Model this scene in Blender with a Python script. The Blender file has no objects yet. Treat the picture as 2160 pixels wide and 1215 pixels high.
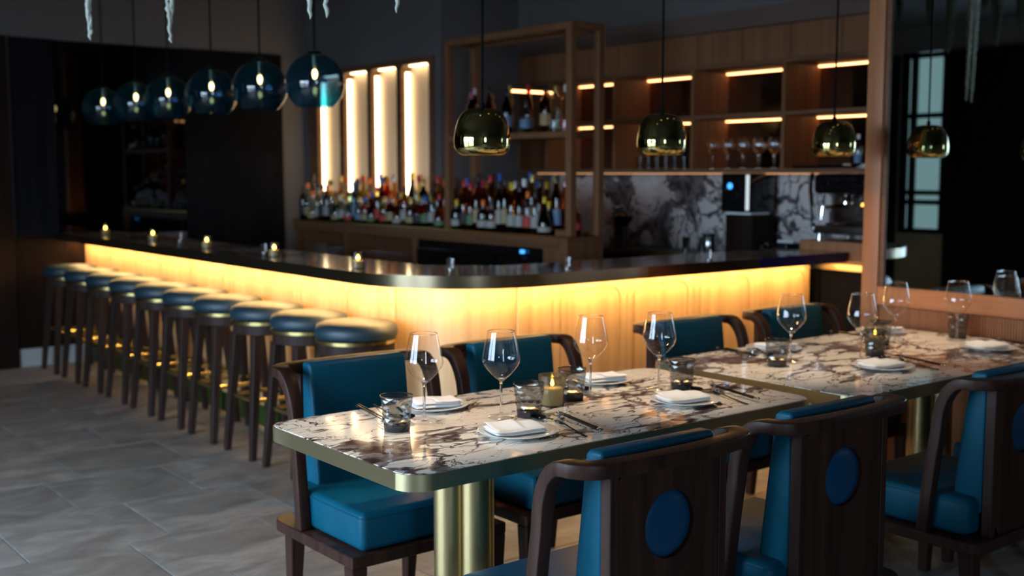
import bpy, bmesh, math, random
from mathutils import Vector, Matrix
random.seed(7)
PI = math.pi
scene = bpy.context.scene
COL = scene.collection

# ------------------------------------------------------------------ camera
cam_d = bpy.data.cameras.new('camera')
cam = bpy.data.objects.new('camera', cam_d)
COL.objects.link(cam)
CXL, CXR, CH = -840.0, 4130.0, 365.0
FPX = math.sqrt((1080 - CXL) * (CXR - 1080) - (607.5 - CH) ** 2)
_X = Vector((CXR - 1080, CH - 607.5, FPX)).normalized()
_Y = Vector((CXL - 1080, CH - 607.5, FPX)).normalized()
_Z = _X.cross(_Y)
if _Z.y > 0:
    _Z = -_Z
_R = Matrix((_X, _Y, _Z))
_r = _R @ Vector((1, 0, 0)); _u = _R @ Vector((0, -1, 0)); _b = _R @ Vector((0, 0, -1))
cam.matrix_world = Matrix(((_r.x, _u.x, _b.x, 0), (_r.y, _u.y, _b.y, 0), (_r.z, _u.z, _b.z, 1.45), (0, 0, 0, 1)))
cam_d.sensor_width = 36.0
cam_d.lens = FPX / 2160 * 36.0
cam_d.clip_start = 0.02
cam_d.dof.use_dof = True
cam_d.dof.focus_distance = 2.75
cam_d.dof.aperture_fstop = 2.8
scene.camera = cam

# ------------------------------------------------------------------ world, exposure
world = bpy.data.worlds.new('sky'); scene.world = world
world.use_nodes = True
_wb = world.node_tree.nodes['Background']
_wb.inputs['Color'].default_value = (0.60, 0.78, 1.0, 1)
_wb.inputs['Strength'].default_value = 26.0
vs = scene.view_settings
vs.view_transform = 'Standard'; vs.look = 'None'; vs.gamma = 1.0; vs.use_curve_mapping = False
vs.exposure = 0.0
cy = scene.cycles
cy.use_denoising = True
cy.max_bounces = 10; cy.transparent_max_bounces = 24; cy.glossy_bounces = 5; cy.diffuse_bounces = 4
cy.transmission_bounces = 8
cy.caustics_reflective = False; cy.caustics_refractive = False
cy.sample_clamp_indirect = 6.0

LED_BAR = 84.0; LED_NICHE = 8.5; LED_SHELF = 6.5; BULB = 30.0; FLAME = 30.0; DOWN = 170.0

# window portals on the street wall (X = -2.6) and behind the camera
XW = -1.6
WINS = [(1.85, 3.30), (3.50, 4.95)]
WZ0, WZ1 = 0.25, 2.30
for k, (a, b) in enumerate(WINS):
    ld = bpy.data.lights.new('window_portal', 'AREA'); ld.shape = 'RECTANGLE'
    ld.size = b - a; ld.size_y = WZ1 - WZ0; ld.cycles.is_portal = True
    lo = bpy.data.objects.new('window_portal', ld); COL.objects.link(lo)
    lo.matrix_world = Matrix(((0, 0, -1, XW - .06), (-1, 0, 0, (a + b) / 2), (0, 1, 0, (WZ0 + WZ1) / 2), (0, 0, 0, 1)))
    # area light emits along -Z local -> +X world

RWIN = (-0.9, -0.1)    # window behind the camera
ld = bpy.data.lights.new('window_portal', 'AREA'); ld.shape = 'RECTANGLE'; ld.size = RWIN[1] - RWIN[0]; ld.size_y = 1.9; ld.cycles.is_portal = True
lo = bpy.data.objects.new('window_portal', ld); COL.objects.link(lo)
lo.matrix_world = Matrix(((1, 0, 0, (RWIN[0] + RWIN[1]) / 2), (0, 0, -1, -3.06), (0, 1, 0, 1.65), (0, 0, 0, 1)))
# ------------------------------------------------------------------ materials
M = {}
def newmat(name):
    m = bpy.data.materials.new(name); m.use_nodes = True
    nt = m.node_tree; nt.nodes.clear()
    out = nt.nodes.new('ShaderNodeOutputMaterial')
    M[name] = m
    return m, nt, out
def N(nt, t, **kw):
    n = nt.nodes.new(t)
    for k, v in kw.items():
        if k.startswith('_'):
            setattr(n, k[1:], v)
        else:
            n.inputs[k.replace('__', ' ')].default_value = v
    return n
def L(nt, a, b): nt.links.new(a, b)
def c4(c): return (c[0], c[1], c[2], 1)
def principled(name, col, rough=0.5, metal=0.0, spec=0.5, bump=None, coat=0.0, sheen=0.0, var=None, trans=0.0, ior=1.45):
    m, nt, out = newmat(name)
    p = N(nt, 'ShaderNodeBsdfPrincipled')
    p.inputs['Base Color'].default_value = c4(col); p.inputs['Roughness'].default_value = rough
    p.inputs['Metallic'].default_value = metal; p.inputs['Specular IOR Level'].default_value = spec
    p.inputs['Coat Weight'].default_value = coat; p.inputs['Coat Roughness'].default_value = 0.05
    p.inputs['Sheen Weight'].default_value = sheen
    p.inputs['Transmission Weight'].default_value = trans; p.inputs['IOR'].default_value = ior
    if var or bump:
        tc = N(nt, 'ShaderNodeTexCoord'); mp = N(nt, 'ShaderNodeMapping')
        L(nt, tc.outputs['Object'], mp.inputs['Vector'])
        if var:   # (scale xyz, colour2, low, high)
            mp.inputs['Scale'].default_value = var[0]
            nz = N(nt, 'ShaderNodeTexNoise', Scale=1.0, Detail=5.0, Roughness=0.6)
            L(nt, mp.outputs['Vector'], nz.inputs['Vector'])
            rp = N(nt, 'ShaderNodeMapRange'); rp.inputs['From Min'].default_value = var[2]; rp.inputs['From Max'].default_value = var[3]
            L(nt, nz.outputs['Fac'], rp.inputs['Value'])
            mx = N(nt, 'ShaderNodeMix', _data_type='RGBA')
            mx.inputs[6].default_value = c4(col); mx.inputs[7].default_value = c4(var[1])
            L(nt, rp.outputs['Result'], mx.inputs[0]); L(nt, mx.outputs[2], p.inputs['Base Color'])
        if bump:  # (scale xyz, strength, distance)
            mp2 = N(nt, 'ShaderNodeMapping'); mp2.inputs['Scale'].default_value = bump[0]
            L(nt, tc.outputs['Object'], mp2.inputs['Vector'])
            n2 = N(nt, 'ShaderNodeTexNoise', Scale=1.0, Detail=4.0)
            L(nt, mp2.outputs['Vector'], n2.inputs['Vector'])
            bp = N(nt, 'ShaderNodeBump', Strength=bump[1], Distance=bump[2])
            L(nt, n2.outputs['Fac'], bp.inputs['Height']); L(nt, bp.outputs['Normal'], p.inputs['Normal'])
    L(nt, p.outputs[0], out.inputs[0])
    return m
def emitter(name, col, strength):
    m, nt, out = newmat(name)
    e = N(nt, 'ShaderNodeEmission', Strength=strength); e.inputs['Color'].default_value = c4(col)
    L(nt, e.outputs[0], out.inputs[0]); return m
def thinglass(name, tint, ior=1.5, rough=0.0, bump=None, dens=None):
    """single-walled glass: tinted see-through with a Fresnel reflection"""
    m, nt, out = newmat(name)
    t = N(nt, 'ShaderNodeBsdfTransparent'); t.inputs['Color'].default_value = c4(tint)
    g = N(nt, 'ShaderNodeBsdfGlossy', Roughness=rough); g.inputs['Color'].default_value = (1, 1, 1, 1)
    f = N(nt, 'ShaderNodeFresnel', IOR=ior)
    ge = N(nt, 'ShaderNodeNewGeometry'); mi = N(nt, 'ShaderNodeMapRange')   # same reflectance from either side of the thin wall
    mi.inputs['To Min'].default_value = ior; mi.inputs['To Max'].default_value = 1.0 / ior
    L(nt, ge.outputs['Backfacing'], mi.inputs['Value']); L(nt, mi.outputs['Result'], f.inputs['IOR'])
    mx = N(nt, 'ShaderNodeMixShader')
    L(nt, f.outputs[0], mx.inputs[0]); L(nt, t.outputs[0], mx.inputs[1]); L(nt, g.outputs[0], mx.inputs[2])
    if bump:
        tc = N(nt, 'ShaderNodeTexCoord')
        mp = N(nt, 'ShaderNodeMapping'); mp.inputs['Scale'].default_value = bump[0]
        L(nt, tc.outputs['Object'], mp.inputs['Vector'])
        vo = N(nt, 'ShaderNodeTexVoronoi', Scale=1.0)
        L(nt, mp.outputs['Vector'], vo.inputs['Vector'])
        bp = N(nt, 'ShaderNodeBump', Strength=bump[1], Distance=bump[2])
        L(nt, vo.outputs['Distance'], bp.inputs['Height'])
        L(nt, bp.outputs['Normal'], g.inputs['Normal']); L(nt, bp.outputs['Normal'], f.inputs['Normal'])
    L(nt, mx.outputs[0], out.inputs[0]); return m

def wood(name, c1, c2, rough=0.45, axis='Z', fine=1.0, spec=0.4):
    m, nt, out = newmat(name)
    p = N(nt, 'ShaderNodeBsdfPrincipled', Roughness=rough); p.inputs['Specular IOR Level'].default_value = spec
    tc = N(nt, 'ShaderNodeTexCoord'); mp = N(nt, 'ShaderNodeMapping')
    s = {'Z': (28, 28, 1.1), 'X': (1.1, 28, 28), 'Y': (28, 1.1, 28)}[axis]
    mp.inputs['Scale'].default_value = tuple(v * fine for v in s)
    oi = N(nt, 'ShaderNodeObjectInfo'); vm = N(nt, 'ShaderNodeVectorMath', _operation='ADD')
    ml = N(nt, 'ShaderNodeMath', _operation='MULTIPLY'); ml.inputs[1].default_value = 23.0
    L(nt, oi.outputs['Random'], ml.inputs[0]); L(nt, tc.outputs['Object'], vm.inputs[0]); L(nt, ml.outputs[0], vm.inputs[1])
    L(nt, vm.outputs[0], mp.inputs['Vector'])
    nz = N(nt, 'ShaderNodeTexNoise', Scale=1.0, Detail=6.0, Roughness=0.65, Distortion=0.4)
    L(nt, mp.outputs['Vector'], nz.inputs['Vector'])
    rp = N(nt, 'ShaderNodeMapRange'); rp.inputs['From Min'].default_value = 0.36; rp.inputs['From Max'].default_value = 0.66
    L(nt, nz.outputs['Fac'], rp.inputs['Value'])
    mx = N(nt, 'ShaderNodeMix', _data_type='RGBA'); mx.inputs[6].default_value = c4(c1); mx.inputs[7].default_value = c4(c2)
    L(nt, rp.outputs['Result'], mx.inputs[0]); L(nt, mx.outputs[2], p.inputs['Base Color'])
    bp = N(nt, 'ShaderNodeBump', Strength=0.12, Distance=0.002)
    L(nt, nz.outputs['Fac'], bp.inputs['Height']); L(nt, bp.outputs['Normal'], p.inputs['Normal'])
    L(nt, p.outputs[0], out.inputs[0]); return m

def marble(name, base, base2, vein, stretch=(2.1, 4.0, 4.0), rough=0.07, amount=1.0, offset=(0, 0, 0), coat=0.0, spec=0.32):
    m, nt, out = newmat(name)
    p = N(nt, 'ShaderNodeBsdfPrincipled', Roughness=rough); p.inputs['Specular IOR Level'].default_value = spec
    p.inputs['Coat Weight'].default_value = coat; p.inputs['Coat Roughness'].default_value = 0.02
    tc = N(nt, 'ShaderNodeTexCoord'); mp = N(nt, 'ShaderNodeMapping')
    mp.inputs['Scale'].default_value = stretch; mp.inputs['Location'].default_value = offset
    mp.inputs['Rotation'].default_value = (0, 0, 0.18)
    L(nt, tc.outputs['Object'], mp.inputs['Vector'])
    # domain warp
    w = N(nt, 'ShaderNodeTexNoise', Scale=1.5, Detail=4.0, Roughness=0.55)
    L(nt, mp.outputs['Vector'], w.inputs['Vector'])
    sub = N(nt, 'ShaderNodeVectorMath', _operation='SUBTRACT'); sub.inputs[1].default_value = (0.5, 0.5, 0.5)
    L(nt, w.outputs['Color'], sub.inputs[0])
    sc = N(nt, 'ShaderNodeVectorMath', _operation='SCALE'); sc.inputs['Scale'].default_value = 0.95
    L(nt, sub.outputs[0], sc.inputs[0])
    ad = N(nt, 'ShaderNodeVectorMath', _operation='ADD')
    L(nt, mp.outputs['Vector'], ad.inputs[0]); L(nt, sc.outputs[0], ad.inputs[1])
    def cells(scale, width):
        v = N(nt, 'ShaderNodeTexVoronoi', _feature='DISTANCE_TO_EDGE', Scale=scale)
        L(nt, ad.outputs[0], v.inputs['Vector'])
        return v
    # cluster mask
    k = N(nt, 'ShaderNodeTexNoise', Scale=0.95, Detail=2.5, Roughness=0.5)
    L(nt, ad.outputs[0], k.inputs['Vector'])
    kr = N(nt, 'ShaderNodeMapRange', _clamp=True); kr.inputs['From Min'].default_value = 0.43; kr.inputs['From Max'].default_value = 0.62
    kr.inputs['To Min'].default_value = 0.05; kr.inputs['To Max'].default_value = 1.0
    L(nt, k.outputs['Fac'], kr.inputs['Value'])
    def vein_layer(scale, wmax, power):
        v = cells(scale, wmax)
        wd = N(nt, 'ShaderNodeMath', _operation='MULTIPLY'); wd.inputs[1].default_value = wmax * amount
        L(nt, kr.outputs['Result'], wd.inputs[0])
        dv = N(nt, 'ShaderNodeMath', _operation='DIVIDE'); L(nt, v.outputs['Distance'], dv.inputs[0]); L(nt, wd.outputs[0], dv.inputs[1])
        iv = N(nt, 'ShaderNodeMath', _operation='SUBTRACT', _use_clamp=True); iv.inputs[0].default_value = 1.0; L(nt, dv.outputs[0], iv.inputs[1])
        pw = N(nt, 'ShaderNodeMath', _operation='POWER'); pw.inputs[1].default_value = power
        L(nt, iv.outputs[0], pw.inputs[0]); return pw
    a = vein_layer(0.85, 0.115, 0.16); b = vein_layer(2.0, 0.085, 0.20); c = vein_layer(4.6, 0.075, 0.35)
    mx0 = N(nt, 'ShaderNodeMath', _operation='MAXIMUM'); L(nt, a.outputs[0], mx0.inputs[0]); L(nt, b.outputs[0], mx0.inputs[1])
    mxm = N(nt, 'ShaderNodeMath', _operation='MAXIMUM'); L(nt, mx0.outputs[0], mxm.inputs[0]); L(nt, c.outputs[0], mxm.inputs[1])
    # break-up
    br = N(nt, 'ShaderNodeTexNoise', Scale=7.0, Detail=4.0); L(nt, ad.outputs[0], br.inputs['Vector'])
    brr = N(nt, 'ShaderNodeMapRange', _clamp=True); brr.inputs['From Min'].default_value = 0.34; brr.inputs['From Max'].default_value = 0.56
    brr.inputs['To Min'].default_value = 0.75
    L(nt, br.outputs['Fac'], brr.inputs['Value'])
    vm2 = N(nt, 'ShaderNodeMath', _operation='MULTIPLY'); L(nt, mxm.outputs[0], vm2.inputs[0]); L(nt, brr.outputs['Result'], vm2.inputs[1])
    bs = N(nt, 'ShaderNodeMix', _data_type='RGBA'); bs.inputs[6].default_value = c4(base); bs.inputs[7].default_value = c4(base2)
    L(nt, w.outputs['Fac'], bs.inputs[0])
    fm = N(nt, 'ShaderNodeMix', _data_type='RGBA'); fm.inputs[7].default_value = c4(vein)
    L(nt, bs.outputs[2], fm.inputs[6]); L(nt, vm2.outputs[0], fm.inputs[0])
    L(nt, fm.outputs[2], p.inputs['Base Color']); L(nt, p.outputs[0], out.inputs[0]); return m

wood('chair_wood', (0.024, 0.0095, 0.0065), (0.054, 0.024, 0.016), 0.44, 'Z', 1.0, 0.2)
wood('stool_wood', (0.024, 0.013, 0.010), (0.042, 0.025, 0.020), 0.5, 'Z', 1.0, 0.15)
wood('oak_bar', (0.52, 0.31, 0.15), (0.72, 0.47, 0.24), 0.42, 'Z', 0.5)
wood('oak', (0.36, 0.140, 0.056), (0.48, 0.205, 0.088), 0.45, 'Z', 0.8)
wood('oak_rail', (0.37, 0.135, 0.055), (0.49, 0.20, 0.085), 0.42, 'Y', 0.8)
wood('oak_shelf_dimmed', (0.165, 0.068, 0.030), (0.23, 0.102, 0.047), 0.5, 'Z', 0.8, 0.25)  # oak darkened for the back of the room, daylight falloff put into the colour
wood('walnut_shelf', (0.125, 0.055, 0.025), (0.18, 0.085, 0.04), 0.45, 'Y', 0.8)
wood('black_wood', (0.006, 0.006, 0.008), (0.013, 0.012, 0.014), 0.7, 'Z', 1.0, 0.02)
wood('dark_rib', (0.011, 0.0055, 0.004), (0.020, 0.0105, 0.007), 0.6, 'Z', 1.0, 0.08)
principled('leather', (0.0010, 0.064, 0.108), 0.44, spec=0.22, bump=((260, 260, 260), 0.10, 0.0006), var=((9, 9, 9), (0.0014, 0.074, 0.125), 0.4, 0.6))
principled('stool_leather', (0.004, 0.026, 0.044), 0.54, spec=1.0, bump=((260, 260, 260), 0.08, 0.0006))
principled('oval_leather', (0.002, 0.055, 0.135), 0.40, spec=0.3, bump=((260, 260, 260), 0.08, 0.0006))
marble('marble_table', (0.90, 0.86, 0.79), (0.85, 0.80, 0.72), (0.040, 0.008, 0.012), rough=0.06)
marble('marble_table_b', (0.90, 0.86, 0.79), (0.85, 0.80, 0.72), (0.055, 0.012, 0.012), rough=0.06, offset=(3.3, 1.7, 0.4))
marble('marble_bar', (0.55, 0.47, 0.42), (0.42, 0.35, 0.31), (0.06, 0.025, 0.02), stretch=(3.2, 3.2, 3.2), rough=0.10, spec=0.5)
marble('marble_wall', (0.62, 0.58, 0.56), (0.48, 0.45, 0.44), (0.035, 0.022, 0.026), stretch=(2.2, 1.9, 1.6), rough=0.15, amount=1.25, offset=(1.1, 0.3, 2.0))
principled('brass_brushed', (0.64, 0.53, 0.30), 0.34, 1.0, bump=((4, 4, 420), 0.10, 0.0004))
principled('brass_tube', (0.58, 0.45, 0.22), 0.36, 1.0, bump=((300, 300, 2), 0.05, 0.0004))
principled('brass_polish', (0.50, 0.40, 0.155), 0.07, 1.0)
principled('brass_ring', (0.92, 0.72, 0.28), 0.22, 1.0)
principled('bronze_edge', (0.20, 0.155, 0.095), 0.24, 0.95)
principled('blue_edge', (0.006, 0.006, 0.10), 0.25, 0.3)
principled('chrome', (0.62, 0.62, 0.62), 0.06, 1.0)
principled('steel', (0.45, 0.46, 0.47), 0.22, 1.0)
principled('black_metal', (0.010, 0.010, 0.011), 0.28, 0.4)
principled('black_gloss', (0.006, 0.006, 0.007), 0.12)
principled('black_matte', (0.007, 0.007, 0.008), 0.7, spec=0.03)
principled('gunmetal', (0.10, 0.095, 0.09), 0.16, 1.0)
principled('porcelain', (0.80, 0.81, 0.80), 0.10, coat=0.4)
principled('linen', (0.82, 0.81, 0.79), 0.85, bump=((700, 700, 700), 0.25, 0.0006), sheen=0.2)
principled('wax', (0.85, 0.72, 0.42), 0.5)
_wx = [n for n in M['wax'].node_tree.nodes if n.type == 'BSDF_PRINCIPLED'][0]
_wx.inputs['Subsurface Weight'].default_value = 0.9; _wx.inputs['Subsurface Radius'].default_value = (0.03, 0.018, 0.006)
principled('wall_grey', (0.125, 0.112, 0.108), 0.85, var=((1.2, 1.2, 1.2), (0.138, 0.125, 0.120), 0.35, 0.65))
principled('wall_concrete', (0.16, 0.18, 0.18), 0.85, var=((2, 2, 2), (0.12, 0.135, 0.135), 0.35, 0.65))
principled('ceiling_paint', (0.055, 0.055, 0.055), 0.9)
principled('grout', (0.34, 0.33, 0.32), 0.9)
principled('baseboard', (0.40, 0.42, 0.43), 0.45)
principled('soffit', (0.12, 0.075, 0.06), 0.6)
principled('niche_fabric', (0.68, 0.54, 0.38), 0.85, bump=((500, 500, 500), 0.3, 0.001))
principled('mirror_black', (0.075, 0.075, 0.078), 0.03, 1.0)
principled('mirror', (0.62, 0.70, 0.71), 0.012, 1.0)
principled('bronze_mirror', (0.26, 0.15, 0.085), 0.10, 1.0)
principled('green_kick', (0.030, 0.062, 0.008), 0.5)
principled('green_mat', (0.006, 0.07, 0.025), 0.5)
principled('moss', (0.55, 0.58, 0.50), 0.9)
principled('moss_shaded', (0.075, 0.085, 0.05), 0.95)  # same moss darkened: the weaker light on it is put into the colour
principled('pavement', (0.30, 0.30, 0.30), 0.9)
principled('white_plastic', (0.75, 0.76, 0.77), 0.3)
principled('facade', (0.55, 0.53, 0.50), 0.9)
principled('red_paint', (0.55, 0.03, 0.04), 0.4)
thinglass('glass_clear', (0.975, 0.975, 0.975), 1.6)
principled('glass_solid', (1, 1, 1), 0.0, trans=1.0, ior=1.45)
principled('glass_smoke_base', (0.030, 0.030, 0.032), 0.05)
def smoked_glass(name, tint, body, haze, rough=0.12):
    m, nt, out = newmat(name)
    t = N(nt, 'ShaderNodeBsdfTransparent'); t.inputs['Color'].default_value = c4(tint)
    d = N(nt, 'ShaderNodeBsdfTranslucent'); d.inputs['Color'].default_value = c4(body)
    g = N(nt, 'ShaderNodeBsdfPrincipled', Roughness=rough); g.inputs['Base Color'].default_value = c4(body)
    m1 = N(nt, 'ShaderNodeMixShader'); m1.inputs[0].default_value = 0.5
    L(nt, d.outputs[0], m1.inputs[1]); L(nt, g.outputs[0], m1.inputs[2])
    m2 = N(nt, 'ShaderNodeMixShader'); m2.inputs[0].default_value = haze
    L(nt, t.outputs[0], m2.inputs[1]); L(nt, m1.outputs[0], m2.inputs[2])
    gl = N(nt, 'ShaderNodeBsdfGlossy', Roughness=rough * .4); f = N(nt, 'ShaderNodeFresnel', IOR=1.7)
    ge = N(nt, 'ShaderNodeNewGeometry'); mi = N(nt, 'ShaderNodeMapRange'); mi.inputs['To Min'].default_value = 1.7; mi.inputs['To Max'].default_value = 1 / 1.7
    L(nt, ge.outputs['Backfacing'], mi.inputs['Value']); L(nt, mi.outputs['Result'], f.inputs['IOR'])
    m3 = N(nt, 'ShaderNodeMixShader'); L(nt, f.outputs[0], m3.inputs[0]); L(nt, m2.outputs[0], m3.inputs[1]); L(nt, gl.outputs[0], m3.inputs[2]); L(nt, m3.outputs[0], out.inputs[0])
smoked_glass('glass_smoke', (0.60, 0.60, 0.59), (0.16, 0.165, 0.17), 0.10, 0.04)
smoked_glass('glass_candle', (0.55, 0.50, 0.38), (0.28, 0.26, 0.20), 0.26)
thinglass('glass_votive', (0.55, 0.50, 0.42), 1.5, 0.03)
thinglass('glass_globe', (0.10, 0.31, 0.56), 1.6)
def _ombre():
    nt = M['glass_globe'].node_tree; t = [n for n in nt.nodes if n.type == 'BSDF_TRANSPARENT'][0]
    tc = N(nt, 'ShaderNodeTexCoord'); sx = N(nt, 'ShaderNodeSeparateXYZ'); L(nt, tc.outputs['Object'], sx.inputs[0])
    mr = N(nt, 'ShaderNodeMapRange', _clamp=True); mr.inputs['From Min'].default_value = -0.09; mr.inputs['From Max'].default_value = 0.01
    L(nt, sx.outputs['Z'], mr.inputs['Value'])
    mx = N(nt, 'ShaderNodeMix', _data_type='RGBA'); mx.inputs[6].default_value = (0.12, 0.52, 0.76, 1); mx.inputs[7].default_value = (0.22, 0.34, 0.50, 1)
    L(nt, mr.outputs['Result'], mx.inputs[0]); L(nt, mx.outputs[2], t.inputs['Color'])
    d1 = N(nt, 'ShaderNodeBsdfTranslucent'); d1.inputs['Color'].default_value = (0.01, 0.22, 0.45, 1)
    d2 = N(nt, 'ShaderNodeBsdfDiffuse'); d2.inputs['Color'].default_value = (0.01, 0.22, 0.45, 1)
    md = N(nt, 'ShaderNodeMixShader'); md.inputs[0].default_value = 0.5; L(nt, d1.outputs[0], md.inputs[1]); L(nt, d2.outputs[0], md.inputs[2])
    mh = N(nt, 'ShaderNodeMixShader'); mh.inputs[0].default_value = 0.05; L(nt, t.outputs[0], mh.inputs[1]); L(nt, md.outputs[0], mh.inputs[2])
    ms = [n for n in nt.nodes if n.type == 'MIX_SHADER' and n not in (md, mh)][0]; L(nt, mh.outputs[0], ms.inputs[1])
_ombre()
thinglass('glass_window', (0.93, 0.95, 0.95), 1.45)
thinglass('glass_bulb', (0.98, 0.95, 0.9), 1.45)
thinglass('glass_dim', (0.30, 0.30, 0.28), 1.5, 0.15)
emitter('led_bar', (1.0, 0.61, 0.22), LED_BAR)
emitter('pendant_glow', (1.0, 0.60, 0.30), 85.0)
emitter('downlight_lens', (1.0, 0.76, 0.52), 4.0)
emitter('led_faint', (1.0, 0.5, 0.25), 0.9)
emitter('led_niche', (1.0, 0.72, 0.40), LED_NICHE)
emitter('led_shelf', (1.0, 0.46, 0.17), LED_SHELF)
emitter('bulb_glow', (1.0, 0.52, 0.16), BULB)
emitter('flame_glow', (1.0, 0.62, 0.10), FLAME)
emitter('amber_glow', (1.0, 0.50, 0.08), 3.0)
emitter('blue_led', (0.05, 0.35, 1.0), 2.2)
emitter('display_white', (0.75, 0.85, 0.9), 0.9)
emitter('frosted_day', (0.38, 0.60, 0.62), 0.55)
emitter('lamp_pale', (0.75, 0.70, 0.35), 0.35)

# stone tile: grey limestone, each tile its own tone
def tile_mat():
    m, nt, out = newmat('stone_tile')
    p = N(nt, 'ShaderNodeBsdfPrincipled', Roughness=0.42); p.inputs['Specular IOR Level'].default_value = 0.45
    tc = N(nt, 'ShaderNodeTexCoord'); oi = N(nt, 'ShaderNodeObjectInfo')
    ml = N(nt, 'ShaderNodeMath', _operation='MULTIPLY'); ml.inputs[1].default_value = 61.0; L(nt, oi.outputs['Random'], ml.inputs[0])
    ad = N(nt, 'ShaderNodeVectorMath', _operation='ADD'); L(nt, tc.outputs['Object'], ad.inputs[0]); L(nt, ml.outputs[0], ad.inputs[1])
    mp = N(nt, 'ShaderNodeMapping'); mp.inputs['Scale'].default_value = (3.6, 6.2, 3); L(nt, ad.outputs[0], mp.inputs['Vector'])
    n1 = N(nt, 'ShaderNodeTexNoise', Scale=1.0, Detail=9.0, Roughness=0.70, Distortion=0.9); L(nt, mp.outputs['Vector'], n1.inputs['Vector'])
    r1 = N(nt, 'ShaderNodeValToRGB'); L(nt, n1.outputs['Fac'], r1.inputs[0])
    e = r1.color_ramp.elements; e[0].position = 0.30; e[0].color = (0.15, 0.138, 0.13, 1); e[1].position = 0.70; e[1].color = (0.40, 0.37, 0.34, 1)
    e2 = r1.color_ramp.elements.new(0.5); e2.color = (0.25, 0.233, 0.216, 1)
    hs = N(nt, 'ShaderNodeMapRange'); hs.inputs['To Min'].default_value = 0.92; hs.inputs['To Max'].default_value = 1.06; L(nt, oi.outputs['Random'], hs.inputs['Value'])
    mx = N(nt, 'ShaderNodeVectorMath', _operation='SCALE'); L(nt, r1.outputs[0], mx.inputs[0]); L(nt, hs.outputs['Result'], mx.inputs['Scale'])
    L(nt, mx.outputs[0], p.inputs['Base Color'])
    rr = N(nt, 'ShaderNodeMapRange'); rr.inputs['To Min'].default_value = 0.32; rr.inputs['To Max'].default_value = 0.55; L(nt, n1.outputs['Fac'], rr.inputs['Value'])
    L(nt, rr.outputs['Result'], p.inputs['Roughness'])
    bp = N(nt, 'ShaderNodeBump', Strength=0.15, Distance=0.003); L(nt, n1.outputs['Fac'], bp.inputs['Height']); L(nt, bp.outputs['Normal'], p.inputs['Normal'])
    L(nt, p.outputs[0], out.inputs[0])
tile_mat()

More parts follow.
